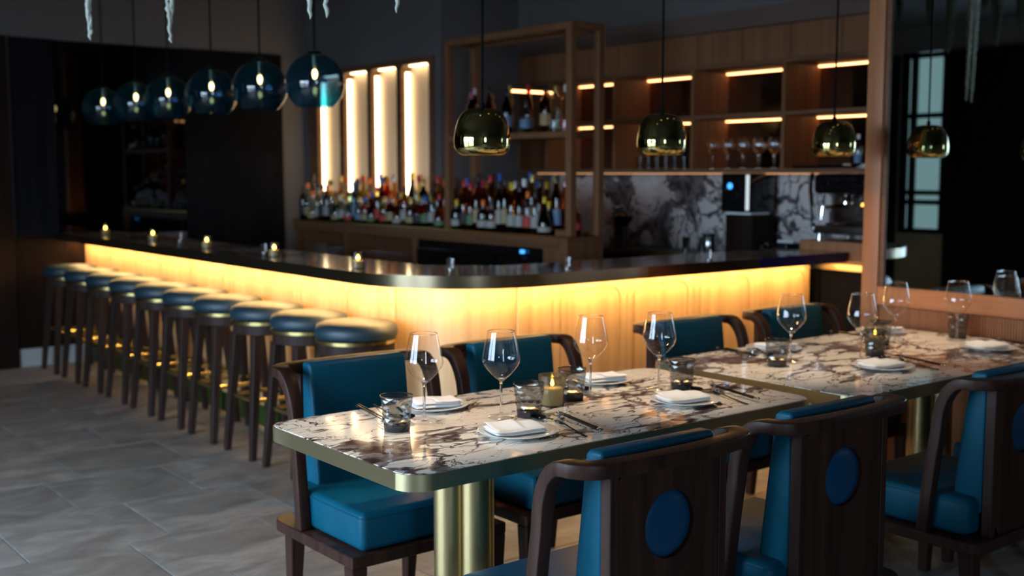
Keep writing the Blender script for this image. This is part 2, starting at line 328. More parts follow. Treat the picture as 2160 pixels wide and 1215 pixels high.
# ------------------------------------------------------------------ mesh helpers
class MB:
    def __init__(s): s.v = []; s.f = []
    def add(s, vs_, fs_):
        o = len(s.v); s.v += [tuple(v) for v in vs_]; s.f += [tuple(i + o for i in f) for f in fs_]; return s
    def box(s, x0, x1, y0, y1, z0, z1):
        return s.add([(x0, y0, z0), (x1, y0, z0), (x1, y1, z0), (x0, y1, z0), (x0, y0, z1), (x1, y0, z1), (x1, y1, z1), (x0, y1, z1)],
                     [(0, 3, 2, 1), (4, 5, 6, 7), (0, 1, 5, 4), (1, 2, 6, 5), (2, 3, 7, 6), (3, 0, 4, 7)])
    def prism(s, pts, z0, z1):
        n = len(pts); v = [(x, y, z0) for x, y in pts] + [(x, y, z1) for x, y in pts]
        f = [tuple(reversed(range(n))), tuple(range(n, 2 * n))] + [(i, (i + 1) % n, n + (i + 1) % n, n + i) for i in range(n)]
        return s.add(v, f)
    def lathe(s, prof, seg=32, c=(0, 0, 0), cap0=True, cap1=True, rf=None):
        v = []; f = []; n = len(prof)
        for j, (r, z) in enumerate(prof):
            for i in range(seg):
                a = 2 * PI * i / seg; rr = r * (rf(a, z) if rf else 1.0)
                v.append((c[0] + rr * math.cos(a), c[1] + rr * math.sin(a), c[2] + z))
        for j in range(n - 1):
            for i in range(seg):
                k = (i + 1) % seg
                f.append((j * seg + i, j * seg + k, (j + 1) * seg + k, (j + 1) * seg + i))
        if cap0: f.append(tuple(reversed(range(seg))))
        if cap1: f.append(tuple(range((n - 1) * seg, n * seg)))
        return s.add(v, f)
    def tube(s, path, rad, seg=8, caps=True):
        P = [Vector(p) for p in path]; n = len(P); R = rad if isinstance(rad, (list, tuple)) else [rad] * n
        v = []; f = []; t0 = (P[1] - P[0]).normalized()
        ref = Vector((0, 0, 1)) if abs(t0.z) < 0.9 else Vector((1, 0, 0))
        nn = t0.cross(ref).normalized()
        for i in range(n):
            t = (P[min(i + 1, n - 1)] - P[max(i - 1, 0)]).normalized()
            nn = (nn - t * nn.dot(t)).normalized(); bb = t.cross(nn)
            for k in range(seg):
                a = 2 * PI * k / seg
                v.append(P[i] + (nn * math.cos(a) + bb * math.sin(a)) * R[i])
        for i in range(n - 1):
            for k in range(seg):
                j = (k + 1) % seg
                f.append((i * seg + k, i * seg + j, (i + 1) * seg + j, (i + 1) * seg + k))
        if caps: f += [tuple(reversed(range(seg))), tuple(range((n - 1) * seg, n * seg))]
        return s.add(v, f)
    def sweep(s, path, side, w, h):
        """rectangular section: w along side vector, h along tangent x side"""
        P = [Vector(p) for p in path]; n = len(P); v = []; f = []
        for i in range(n):
            t = (P[min(i + 1, n - 1)] - P[max(i - 1, 0)]).normalized()
            sd = Vector(side[i]); sd = (sd - t * sd.dot(t)).normalized(); u = t.cross(sd)
            ww = w[i] if isinstance(w, (list, tuple)) else w; hh = h[i] if isinstance(h, (list, tuple)) else h
            for a, b in ((-1, -1), (1, -1), (1, 1), (-1, 1)):
                v.append(P[i] + sd * (a * ww / 2) + u * (b * hh / 2))
        for i in range(n - 1):
            for k in range(4):
                j = (k + 1) % 4
                f.append((i * 4 + k, i * 4 + j, (i + 1) * 4 + j, (i + 1) * 4 + k))
        f += [(3, 2, 1, 0), ((n - 1) * 4, (n - 1) * 4 + 1, (n - 1) * 4 + 2, (n - 1) * 4 + 3)]
        return s.add(v, f)
    def frustum(s, c0, c1, a0, a1):
        """square section leg from centre c0 (half a0) to c1 (half a1)"""
        v = [(c0[0] + i * a0, c0[1] + j * a0, c0[2]) for i, j in ((-1, -1), (1, -1), (1, 1), (-1, 1))]
        v += [(c1[0] + i * a1, c1[1] + j * a1, c1[2]) for i, j in ((-1, -1), (1, -1), (1, 1), (-1, 1))]
        return s.add(v, [(0, 3, 2, 1), (4, 5, 6, 7), (0, 1, 5, 4), (1, 2, 6, 5), (2, 3, 7, 6), (3, 0, 4, 7)])
    def mesh(s, name, mat, bevel=None, smooth=40, sub=0):
        me = bpy.data.meshes.new(name)
        bm = bmesh.new()
        bv = [bm.verts.new(v) for v in s.v]
        for f in s.f:
            try: bm.faces.new([bv[i] for i in f])
            except ValueError: pass
        bmesh.ops.remove_doubles(bm, verts=bm.verts, dist=1e-6)
        bmesh.ops.recalc_face_normals(bm, faces=bm.faces)
        if bevel:
            ed = [e for e in bm.edges if len(e.link_faces) == 2 and e.calc_face_angle(0) > math.radians(35)]
            bmesh.ops.bevel(bm, geom=ed, offset=bevel[0], segments=bevel[1], profile=0.5, affect='EDGES', clamp_overlap=True)
        bm.to_mesh(me); bm.free()
        me.materials.append(M[mat])
        if smooth:
            for p in me.polygons: p.use_smooth = True
            me.set_sharp_from_angle(angle=math.radians(smooth))
        return me
    def build(s, name, mat, parent=None, **kw):
        return link(name, s.mesh(name, mat, **kw), parent)
def link(name, me, parent=None, loc=(0, 0, 0), rz=0):
    o = bpy.data.objects.new(name, me); COL.objects.link(o); o.parent = parent
    o.location = loc; o.rotation_euler = (0, 0, rz); return o
def box(x0, x1, y0, y1, z0, z1): return MB().box(x0, x1, y0, y1, z0, z1)
def tag(o, label, cat, group=None):
    o['label'] = label; o['category'] = cat
    if group: o['group'] = group
    return o
def thing(name, label, cat, loc=(0, 0, 0), rz=0, group=None):
    o = link(name, None, None, loc, rz); o.empty_display_size = 0.05; return tag(o, label, cat, group)
def struct(o): o['kind'] = 'structure'; return o
def dup(root, loc, rz, label, group=None):
    r = root.copy(); COL.objects.link(r); r.location = loc; r.rotation_euler = (0, 0, rz); r['label'] = label
    if group: r['group'] = group
    def rec(a, b):
        for ch in [o for o in KIDS.get(a.name, [])]:
            c = ch.copy(); COL.objects.link(c); c.parent = b; rec(ch, c)
    rec(root, r); return r
KIDS = {}
def index(root):
    KIDS[root.name] = list(root.children)
    for c in root.children: index(c)
def rrect(x0, x1, y0, y1, r, n=6):
    """rounded rectangle outline; r = one radius or four (--, +-, ++, -+)"""
    R = r if isinstance(r, (list, tuple)) else [r] * 4
    pts = []
    for (cx, cy_, a0), rr in zip(((x0 + R[0], y0 + R[0], PI), (x1 - R[1], y0 + R[1], 1.5 * PI), (x1 - R[2], y1 - R[2], 0), (x0 + R[3], y1 - R[3], .5 * PI)), R):
        for i in range(n + 1):
            a = a0 + .5 * PI * i / n
            pts.append((cx + rr * math.cos(a), cy_ + rr * math.sin(a)))
    return pts
ORD = ['first', 'second', 'third', 'fourth', 'fifth', 'sixth', 'seventh', 'eighth', 'ninth', 'tenth']
def nth(i):
    n = i + 1
    suf = 'th' if 10 <= n % 100 <= 20 else {1: 'st', 2: 'nd', 3: 'rd'}.get(n % 10, 'th')
    return '%d%s' % (n, suf)

# ------------------------------------------------------------------ room shell
YB, YL, XB, ZC = -3.0, 8.95, 5.9, 2.95
floor = struct(box(XW, 6.3, YB, YL + 0.1, -0.10, -0.004).build('floor', 'grout', smooth=0))
# stone tiles in running bond, each a slab
TW, TH = 0.55, 0.547
tm = box(0.0022, TW - 0.0022, 0.0022, TH - 0.0022, -0.02, 0.0).mesh('tile', 'stone_tile', bevel=(0.0015, 1), smooth=0)
for j in range(-1, 10):
    y0 = 3.823 + TH * (j - 2)
    off = 1.53 if j % 2 == 0 else 1.71
    for i in range(-6, 9):
        x0 = off + TW * i
        if x0 < -1.9 or x0 > 5.6 or y0 + TH > YL + 0.01: continue
        link('tile', tm, floor, (x0, y0, 0))
struct(box(XW - 0.2, 6.4, YB - 0.2, YL + 0.3, ZC, ZC + 0.1).build('ceiling', 'ceiling_paint', smooth=0))
# left wall (far end of the room) with dark panelling, mirror and ribbed wainscot
wl = struct(box(XW, XB + 0.2, YL, YL + 0.15, -0.10, ZC).build('wall_left', 'wall_grey', smooth=0))
box(2.39, 2.698, YL - 0.02, YL - 0.0005, 0.135, 2.445).build('panel', 'black_wood', wl, smooth=0)
box(XW + 0.01, 2.36, YL - 0.06, YL - 0.0005, 0.0, 2.445).build('panel', 'dark_rib', wl, smooth=0)
box(3.712, 4.583, YL - 0.02, YL - 0.0005, 0.0, 1.62).build('panel', 'black_wood', wl, smooth=0)
box(3.712, 4.583, YL - 0.019, YL - 0.0005, 1.6202, 2.445).build('panel', 'black_matte', wl, smooth=0)
box(2.70, 3.71, YL - 0.018, YL - 0.0005, 0.98, 2.44).build('mirror_panel', 'mirror_black', wl, smooth=0)
rib = box(0.002, 0.018, -0.012, 0, 0, 0.83).mesh('rib', 'dark_rib', bevel=(0.004, 1), smooth=0)
box(2.362, 2.90, YL - 0.026, YL - 0.0205, 0.136, 0.97).build('wainscot', 'dark_rib', wl, smooth=0)
for i in range(27): link('rib', rib, wl, (2.362 + 0.02 * i, YL - 0.026, 0.138))
struct(box(2.37, 2.90, YL - 0.035, YL - 0.0205, 0.0, 0.135).build('baseboard_left', 'baseboard', smooth=0))
# niche wall: projecting block from the left wall
X1 = 4.83; YN = 6.92
NICHE = [8.56, 8.12, 7.69, 7.25]; NH = 0.187; NZ0, NZ1 = 1.20, 2.265
nw = MB()
nw.box(X1 + 0.13, XB + 0.2, YN, YL, -0.1, ZC)
nw.box(X1, X1 + 0.13, YN, 7.0, -0.1, ZC); nw.box(X1, X1 + 0.13, 8.90, YL, -0.1, ZC)
nw.box(X1, X1 + 0.13, 7.0, 8.90, 2.31, ZC); nw.box(X1, X1 + 0.13, 7.0, 8.90, -0.1, 1.16)
struct(nw.build('wall_back', 'wall_grey', smooth=0))
# wooden surround with four round-cornered openings
np_ = thing('niche_panel', 'wooden wall panel with four tall round-cornered lit niches behind the bottles', 'wall panel', (X1, 0, 0))
seg_y = [7.0] + [v for c in reversed(NICHE) for v in (c - NH, c + NH)] + [8.90]
fr = MB()
for k in range(0, len(seg_y), 2): fr.box(-0.012, 0.125, seg_y[k], seg_y[k + 1], 1.16, 2.31)
for c in NICHE:
    fr.box(-0.012, 0.125, c - NH, c + NH, NZ1, 2.31); fr.box(-0.012, 0.125, c - NH, c + NH, 1.16, NZ0)
    for sy in (-1, 1):      # rounded upper corners
        r = 0.045; cy0 = c + sy * (NH - r); cz = NZ1 - r
        arc = [(cy0 + sy * r * math.cos(a), cz + r * math.sin(a)) for a in [PI / 2 * i / 6 for i in range(7)]]
        pts = [(c + sy * NH, NZ1)] + arc
        n = len(pts)
        fr.add([(-0.012, y, z) for y, z in pts] + [(0.125, y, z) for y, z in pts],
               [tuple(range(n)), tuple(range(n, 2 * n))] + [(i, (i + 1) % n, n + (i + 1) % n, n + i) for i in range(n)])
fr.build('surround', 'walnut_shelf', np_, smooth=0)
for c in NICHE:
    box(0.078, 0.090, c - NH + 0.002, c + NH - 0.002, NZ0 + 0.002, NZ1 - 0.002).build('back_panel', 'niche_fabric', np_, smooth=0)
    led = MB()   # LED tape running around the reveal
    led.box(0.030, 0.070, c + NH - 0.008, c + NH - 0.001, NZ0 + 0.02, NZ1 - 0.05)
    led.box(0.030, 0.070, c - NH + 0.001, c - NH + 0.008, NZ0 + 0.02, NZ1 - 0.05)
    led.box(0.030, 0.070, c - NH + 0.05, c + NH - 0.05, NZ1 - 0.008, NZ1 - 0.001)
    led.build('led_tape', 'led_niche', np_, smooth=0)
# far back wall behind the open shelving
struct(box(XB, XB + 0.2, YB, YN, -0.1, ZC).build('wall_far', 'wall_grey', smooth=0))
# walls never in the frame but in the mirrors
ws = MB()
edges = [YB] + [v for w in WINS for v in w] + [6.47, 7.0, YL]
for k in range(0, len(edges) - 1, 2): ws.box(XW - 0.15, XW, edges[k], edges[k + 1], -0.1, ZC)
for a, b in WINS: ws.box(XW - 0.15, XW, a, b, -0.1, WZ0); ws.box(XW - 0.15, XW, a, b, WZ1, ZC)
ws.box(XW - 0.15, XW, 6.47, 7.0, -0.1, 0.82); ws.box(XW - 0.15, XW, 6.47, 7.0, 2.70, ZC)
struct(ws.build('wall_street', 'wall_concrete', smooth=0))
for (a, b) in ((5.05, 6.45), (7.02, 8.88)):
    box(0, 0.03, a, b, 0, 2.68).build('wall_panel', 'black_matte', smooth=0).location = (XW, 0, 0)
for o in [o for o in COL.objects if o.name.startswith('wall_panel')]: o['kind'] = 'structure'; o.name = 'trim_1'
rw = MB(); rw.box(XW, RWIN[0], YB - .15, YB, -.1, ZC); rw.box(RWIN[1], 6.3, YB - .15, YB, -.1, ZC)
rw.box(RWIN[0], RWIN[1], YB - .15, YB, -.1, 0.7); rw.box(RWIN[0], RWIN[1], YB - .15, YB, 2.6, ZC)
struct(rw.build('wall_rear', 'wall_grey', smooth=0))
f = MB()
for x in (RWIN[0], (RWIN[0] + RWIN[1]) / 2 - .02, RWIN[1] - .05): f.box(x, x + .05, -.06, 0, .7, 2.6)
for z in (.7, 1.5, 2.55): f.box(RWIN[0], RWIN[1], -.06, 0, z, z + .05)
o = struct(f.build('window_3', 'black_matte', smooth=0)); o.location = (0, YB - .05, 0)
for x0_, x1_ in ((RWIN[0] + .05, (RWIN[0] + RWIN[1]) / 2 - .02), ((RWIN[0] + RWIN[1]) / 2 + .03, RWIN[1] - .05)):
    for z0_, z1_ in ((.75, 1.5), (1.55, 2.55)): box(x0_, x1_, -.034, -.030, z0_, z1_).build('pane', 'glass_window', o, smooth=0)
wi = 0
for (a, b) in WINS:
    wi += 1
    f = MB()
    for y in (a, (a + b) / 2 - 0.02, b - 0.05): f.box(-0.06, 0.0, y, y + (0.04 if y not in (a, b - .05) else 0.05), WZ0, WZ1)
    for z in (WZ0, WZ0 + 0.62, WZ1 - 0.05): f.box(-0.06, 0.0, a, b, z, z + 0.05)
    o = struct(f.build('window_%d' % wi, 'black_matte', smooth=0)); o.location = (XW - 0.05, 0, 0)
    for y0_, y1_ in ((a + .05, (a + b) / 2 - .02), ((a + b) / 2 + .02, b - .05)):
        for z0_, z1_ in ((WZ0 + .05, WZ0 + .62), (WZ0 + .67, WZ1 - .05)):
            box(-0.034, -0.030, y0_, y1_, z0_, z1_).build('pane', 'glass_window', o, smooth=0)
f = MB()
for y, w in ((6.47, .06), (6.84, .05), (6.94, .06)): f.box(-0.06, 0.03, y, y + w, 0.82, 2.70)
for z in (0.82, 1.12, 1.22, 2.02, 2.64): f.box(-0.06, 0.03, 6.47, 7.0, z, z + 0.05)
o = struct(f.build('window_4', 'black_matte', smooth=0)); o.location = (XW - 0.03, 0, 0)
box(-0.05, -0.03, 6.48, 6.99, 0.83, 2.69).build('pane', 'frosted_day', o, smooth=0)
# the street outside the windows
struct(box(-30, XW - 0.16, -15, 20, -0.2, -0.12).build('pavement', 'pavement', smooth=0))

# ------------------------------------------------------------------ right partition with mirror
XP = 4.60
pw = struct(box(XP + 0.02, XP + 0.17, YB, 3.147, -0.1, ZC).build('wall_right', 'oak', smooth=0))
pf = thing('wall_mirror', 'tall tinted mirror in an oak frame above the far table', 'mirror', (XP, 0, 0))
box(-0.02, 0.02, 3.062, 3.147, 0.0, ZC - 0.01).build('frame_post', 'oak', pf, bevel=(0.004, 2))
box(-0.004, 0.02, 3.04, 3.062, 0.93, ZC - 0.01).build('frame_inner_edge', 'walnut_shelf', pf, smooth=0)
box(-0.02, 0.02, YB + .01, 3.061, 0.845, 0.93).build('frame_rail', 'oak_rail', pf, bevel=(0.004, 2))
box(0.004, 0.019, YB + .02, 3.04, 0.93, ZC - 0.01).build('mirror_glass', 'mirror', pf, smooth=0)
wr = thing('ribbed_panelling', 'ribbed oak wainscot under the mirror beside the far table', 'wall panel', (XP, 0, 0))
box(0.008, 0.0195, YB + .02, 3.061, 0.0, 0.844).build('backing', 'walnut_shelf', wr, smooth=0)
rb = box(-0.004, 0.008, 0.001, 0.0115, 0.002, 0.842).mesh('rib', 'oak', bevel=(0.004, 1), smooth=0)
for i in range(108): link('rib', rb, wr, (0, 3.047 - 0.0125 * i, 0))

# ------------------------------------------------------------------ the bar
def lpath(off, r):
    """outline of the bar front offset outwards by off; runs from the left wall round the corner to the right end"""
    x0 = 2.886 - off; y0 = 4.11 - off; rr = r + off
    pts = [(x0, YL - 0.0)]
    for i in range(17):
        a = PI + PI / 2 * i / 16
        pts.append((x0 + rr + rr * math.cos(a), y0 + rr + rr * math.sin(a)))
    return pts
bar = thing('bar', 'L-shaped oak bar with glowing panelled front and rounded corner', 'bar')
bb = MB()
path = lpath(-0.03, 0.40) + [(5.44, 4.14)]
inner = [(5.44, 4.42), (3.26, 4.42), (3.26, YL)]
bb.prism([(p[0], min(p[1], YL - 0.041)) for p in path] + [(p[0], min(p[1], YL - 0.041)) for p in inner], 0.0, 0.945)
bb.build('carcass', 'walnut_shelf', bar, smooth=0)
# front panels with a routed round-cornered field
def panel_mesh(w, h0=0.13, h1=0.945):
    m = MB(); m.box(0.002, w - 0.002, 0.0, 0.028, h0, h1)          # back board
    m2 = MB()
    o_ = rrect(0.002, w - 0.002, h0, h1, 0.002, 6); i_ = rrect(0.045, w - 0.045, h0 + 0.05, h1 - 0.055, 0.06, 6)
    n = len(o_)
    v = [(x, -0.008, z) for x, z in o_] + [(x, -0.008, z) for x, z in i_] + [(x, 0.0, z) for x, z in i_] + [(x, 0.0, z) for x, z in o_]
    f = []
    for i in range(n):
        k = (i + 1) % n
        f += [(i, k, n + k, n + i), (n + i, n + k, 2 * n + k, 2 * n + i), (3 * n + i, 3 * n + k, k, i)]
    m.add(v, f)
    j_ = rrect(0.053, w - 0.053, h0 + 0.058, h1 - 0.063, 0.054, 6)
    m.add([(x, -0.006, z) for x, z in j_] + [(x, 0.0, z) for x, z in j_], [tuple(range(n))] + [(i, (i + 1) % n, n + (i + 1) % n, n + i) for i in range(n)])
    return m.mesh('front_panel', 'oak_bar', smooth=0)
yj = 4.51
ys = [4.51 + 0.4887 * i for i in range(10)]
pm = panel_mesh(0.4887)
for i in range(9):        # left run, facing the stools (normal -X)
    link('front_panel', pm, bar, (2.886 - 0.0, ys[i + 1], 0), -PI / 2)
pm2 = panel_mesh(0.4905)
for i in range(4):
    link('front_panel', pm2, bar, (3.502 + 0.4905 * i - 0.024 * 0, 4.11, 0), 0)
box(3.29, 3.50, 4.10, 4.138, 0.13, 0.945).build('front_panel', 'oak_bar', bar, smooth=0)
cp = MB()     # curved corner panel
arc = [(2.886 + 0.4 + 0.4 * math.cos(PI + PI / 2 * i / 20), 4.11 + 0.4 + 0.4 * math.sin(PI + PI / 2 * i / 20)) for i in range(21)]
arc2 = [(2.886 + 0.4 + 0.372 * math.cos(PI + PI / 2 * i / 20), 4.11 + 0.4 + 0.372 * math.sin(PI + PI / 2 * i / 20)) for i in range(21)]
cp.prism(arc + arc2[::-1], 0.13, 0.945)
cp.build('corner_panel', 'oak_bar', bar, smooth=60)
kp = MB(); k0 = lpath(-0.012, 0.40); k1 = lpath(-0.03, 0.40)
kp.prism([(x, min(y, YL - .041)) for x, y in k0] + [(5.43, 4.122), (5.43, 4.14)] + [(x, min(y, YL - .041)) for x, y in reversed(k1)], 0.001, 0.128)
kp.build('kick_plate', 'green_kick', bar, smooth=0)
ld = MB(); q0 = lpath(0.075, 0.40); q1 = lpath(0.095, 0.40)
ld.prism([(x, min(y, YL - .045)) for x, y in q1] + [(5.42, 4.015), (5.42, 4.035)] + [(x, min(y, YL - .045)) for x, y in reversed(q0)], 0.937, 0.944)
ld.build('led_tape', 'led_bar', bar, smooth=0)
# counter: marble slab with bronze edge
ct = thing('bar_counter', 'dark marble bar counter with bronze edge running round the corner', 'counter')
CB, CT = 0.946, 1.003
o1 = [(x, min(y, YL - .0405)) for x, y in lpath(0.226, 0.40)]; o1[0] = (o1[0][0], YL - .0405)
o2 = [(x, min(y, YL - .0405)) for x, y in lpath(0.216, 0.40)]; o2[0] = (o2[0][0], YL - .0405)
inn = [(5.50, 4.36), (3.40, 4.36), (3.12, 4.62), (3.12, YL - .0405)]
MB().prism(o2 + [(5.50, 3.894)] + inn, CB + 0.002, CT).build('slab', 'marble_bar', ct, smooth=0)
eb = MB()
def strip(m, outer, innr, z0, z1):
    n = len(outer)
    v = [(x, y, z0) for x, y in outer] + [(x, y, z1) for x, y in outer] + [(x, y, z0) for x, y in innr] + [(x, y, z1) for x, y in innr]
    f = []
    for i in range(n - 1):
        f += [(i, i + 1, n + i + 1, n + i), (2 * n + i + 1, 2 * n + i, 3 * n + i, 3 * n + i + 1), (n + i, n + i + 1, 3 * n + i + 1, 3 * n + i), (i + 1, i, 2 * n + i, 2 * n + i + 1)]
    f += [(0, n, 3 * n, 2 * n), (n - 1, 2 * n - 1, 4 * n - 1, 3 * n - 1)]
    m.add(v, f)
strip(eb, o1 + [(4.75, 3.884)], o2 + [(4.75, 3.894)], CB, CT)
eb.build('edge_band', 'bronze_edge', ct, smooth=60)
MB().box(4.7505, 5.51, 3.884, 3.8935, CB, CT).box(5.50, 5.51, 3.8935, 4.36, CB, CT).build('edge_band', 'blue_edge', ct, smooth=0)

# ------------------------------------------------------------------ back bar under the bottles
XF = 4.53; ZS = 1.065
kb = thing('back_bar', 'low wooden back bar cabinet whose top carries the bottle display', 'cabinet', (XF, 0, 0))
box(0.0, 0.297, 5.17, 8.66, 1.03, 1.06).build('top', 'walnut_shelf', kb, smooth=0)
box(-0.006, 0.0, 5.25, 8.66, 0.985, ZS).build('fascia', 'walnut_shelf', kb, smooth=0)
box(-0.008, 0.012, 5.25, 8.66, ZS - 0.005, ZS + 0.004).build('brass_lip', 'brass_ring', kb, smooth=0)
box(0.012, 0.297, 5.25, 8.66, ZS - 0.005, ZS).build('top_lining', 'gunmetal', kb, smooth=0)
for y, w in ((8.63, .03), (7.83, .035), (6.86, .05), (5.40, .03)):
    box(0.0, 0.29, y - w, y, 0.0, 1.03).build('divider', 'oak_shelf_dimmed', kb, smooth=0)
box(0.275, 0.297, 5.20, 8.66, 0.0, 1.03).build('back', 'walnut_shelf', kb, smooth=0)
box(0.0, 0.274, 6.86, 8.60, 0.735, 0.75).build('shelf', 'walnut_shelf', kb, smooth=0)
box(0.0, 0.29, 5.17, 5.37, 0.0, 1.03).build('end_panel', 'oak_shelf_dimmed', kb, smooth=0)
fg = thing('bar_fridge', 'black under-counter fridge in the back bar with a small blue light', 'fridge', (XF, 0, 0))
box(0.01, 0.27, 5.41, 6.80, 0.0, 1.0).build('body', 'black_gloss', fg, bevel=(0.004, 1))
for y0_, y1_ in ((5.42, 5.86), (5.88, 6.32), (6.34, 6.79)):
    d = box(-0.012, 0.0095, y0_, y1_, 0.06, 0.92).build('door', 'black_gloss', fg, bevel=(0.004, 1))
    box(-0.028, -0.0125, y0_ + 0.02, y0_ + 0.035, 0.5, 0.88).build('handle', 'black_metal', d, bevel=(0.003, 1))
box(-0.014, 0.0, 5.58, 5.612, 0.945, 0.967).build('indicator_light', 'blue_led', fg, smooth=0)
# glasses kept on the shelf under the back bar
def small_glass(name, label, loc, group, mat='glass_clear', h=0.11, r=0.033):
    t = thing(name, label, 'glass', loc, 0, group)
    MB().lathe([(r * .8, 0.006), (r * .85, h * .3), (r, h)], 14, cap0=False, cap1=False).build('wall', mat, t)
    MB().lathe([(r * .78, 0.0), (r * .8, 0.006)], 14).build('base', 'steel', t)
    return t
for i in range(8):
    small_glass('bar_glass', 'clear bar glass, left bay below the bottles, %s from left' % ORD[i], (XF + 0.06, 8.44 - 0.072 * i, 0.7505), 'glasses under the back bar')
for i in range(10):
    small_glass('bar_glass', 'clear bar glass, second bay below the bottles, %s from left' % ORD[i], (XF + 0.06, 7.62 - 0.074 * i, 0.7505), 'glasses under the back bar')

# ------------------------------------------------------------------ bottles
BODY = {
 'round': [(.036, 0), (.0385, .004), (.0385, .19), (.034, .215), (.016, .245), (.0135, .285)],
 'tall': [(.033, 0), (.036, .004), (.036, .17), (.030, .205), (.015, .26), (.0135, .315)],
 'squat': [(.045, 0), (.048, .004), (.048, .12), (.044, .145), (.018, .165), (.0145, .205)],
 'square': [(.040, 0), (.042, .004), (.042, .165), (.036, .185), (.016, .20), (.0145, .245)],
 'slim': [(.026, 0), (.029, .004), (.029, .23), (.022, .26), (.013, .28), (.012, .325)],
 'wine': [(.034, 0), (.037, .004), (.037, .18), (.031, .21), (.0145, .235), (.0140, .30)],
 'flask': [(.048, 0), (.05, .004), (.052, .09), (.040, .135), (.018, .17), (.0135, .25)],
 'cone': [(.046, 0), (.047, .004), (.040, .12), (.028, .20), (.016, .25), (.0135, .28)],
}
GL = {'clear': (0.80, 0.84, 0.82), 'amber': (0.72, 0.30, 0.06), 'brown': (0.42, 0.14, 0.035), 'green': (0.10, 0.22, 0.06), 'dark': (0.025, 0.025, 0.03),
      'teal': (0.45, 0.78, 0.68), 'gold': (0.86, 0.58, 0.18), 'red': (0.55, 0.04, 0.02), 'blue': (0.02, 0.22, 0.50), 'straw': (0.70, 0.66, 0.40)}
for k, c in GL.items(): thinglass('liq_' + k, c, 1.5, 0.04)
CAPC = {'black': (0.012, 0.012, 0.014), 'white': (0.7, 0.7, 0.68), 'gold': (0.6, 0.42, 0.12), 'red': (0.5, 0.02, 0.03), 'blue': (0.02, 0.11, 0.42), 'yellow': (0.75, 0.45, 0.02), 'orange': (0.8, 0.16, 0.015), 'green': (0.02, 0.2, 0.12), 'silver': (0.5, 0.5, 0.52), 'pink': (0.7, 0.12, 0.25)}
for k, c in CAPC.items(): principled('cap_' + k, c, 0.35, 0.7 if k in ('gold', 'silver') else 0.0)
LABC = {'white': (0.33, 0.31, 0.28), 'cream': (0.34, 0.26, 0.14), 'black': (0.02, 0.02, 0.02), 'blue': (0.13, 0.20, 0.30), 'red': (0.42, 0.04, 0.03), 'green': (0.10, 0.17, 0.08), 'yellow': (0.68, 0.45, 0.06), 'kraft': (0.42, 0.25, 0.12)}
for k, c in LABC.items(): principled('label_' + k, c, 0.6)
BC = {}
def cached(key, fn):
    if key not in BC: BC[key] = fn()
    return BC[key]
def bottle(shape, liq, cap, lab, loc, rz, label, group, s=1.0):
    prof = BODY[shape]; sg = 4 if shape == 'square' else 14
    t = thing('bottle', label, 'bottle', loc, rz, group); t.scale = (s, s, s)
    link('body', cached(('b', shape, liq), lambda: MB().lathe(prof, 14, cap1=False, rf=(lambda a, z: (min(1.18, 1 / max(abs(math.cos(a)), abs(math.sin(a)))) if z < .17 else 1.0)) if shape == 'square' else None).mesh('body', 'liq_' + liq)), t)
    rn, zn = prof[-1]
    link('cap', cached(('c', shape, cap), lambda: MB().lathe([(rn + .002, zn - .02), (rn + .002, zn + .022), (rn, zn + .026)], 12).mesh('cap', 'cap_' + cap)), t)
    r2, z2 = prof[2]
    link('label', cached(('l', shape, lab), lambda: MB().lathe([(r2 * (1.2 if shape == 'square' else 1) + .0012, z2 * .25), (r2 * (1.2 if shape == 'square' else 1) + .0012, z2 * .66)], 14, cap0=False, cap1=False).mesh('label', 'label_' + lab)), t)
    return t
rng = random.Random(11)
CN = {'clear': 'clear', 'amber': 'amber', 'brown': 'brown', 'green': 'dark green', 'dark': 'black', 'teal': 'pale green', 'gold': 'golden', 'red': 'red', 'blue': 'bright blue', 'straw': 'pale straw'}
shapes = list(BODY)
rows = [('front', XF + 0.055, 40, 0.0845), ('middle', XF + 0.148, 39, 0.0865), ('rear', XF + 0.243, 37, 0.0905)]
for rn_, x, n, dy in rows:
    y = 8.62; i = 0
    while True:
        u = (8.62 - y) / 3.35
        if u < 0.28: liq = rng.choice(['clear', 'clear', 'clear', 'teal', 'straw', 'gold', 'clear', 'dark'])
        elif u < 0.5: liq = rng.choice(['clear', 'amber', 'red', 'straw', 'gold', 'dark', 'brown', 'amber'])
        else: liq = rng.choice(['amber', 'brown', 'brown', 'amber', 'dark', 'green', 'clear', 'red', 'gold', 'amber'])
        sh = rng.choice(shapes)
        if sh == 'cone' and rng.random() < .6: sh = 'round'
        cap = rng.choice(['black', 'black', 'white', 'gold', 'red', 'black', 'gold', 'orange', 'silver', 'black', 'blue', 'yellow'])
        lab = rng.choice(['white', 'white', 'cream', 'black', 'cream', 'white', 'green', 'kraft', 'cream', 'red', 'kraft', 'blue'])
        if rn_ == 'front' and i == 0: liq, lab = 'dark', 'black'
        if rn_ == 'front' and i == 10: sh, liq, lab, cap = 'slim', 'blue', 'blue', 'blue'
        s = rng.uniform(0.86, 1.0) if rn_ == 'front' else rng.uniform(1.0, 1.14)
        s = min(s, 0.043 / BODY[sh][1][0])
        if sh == 'square': s = min(s, 0.83)
        r = max(p[0] for p in BODY[sh]) * (1.2 if sh == 'square' else 1.0) * s + .002
        y -= r
        while (abs(y - 6.465) < .029 + r or abs(y - 5.195) < .03 + r): y -= .005
        if y - r < 5.33: break
        bottle(sh, liq, cap, lab, (x, y, ZS + .0005), 0,
               '%s bottle, %s label, %s cap, back bar %s row, %s from left' % (CN[liq], lab, cap, rn_, nth(i)), 'bottles on the back bar', s)
        y -= r + rng.uniform(.001, .008); i += 1

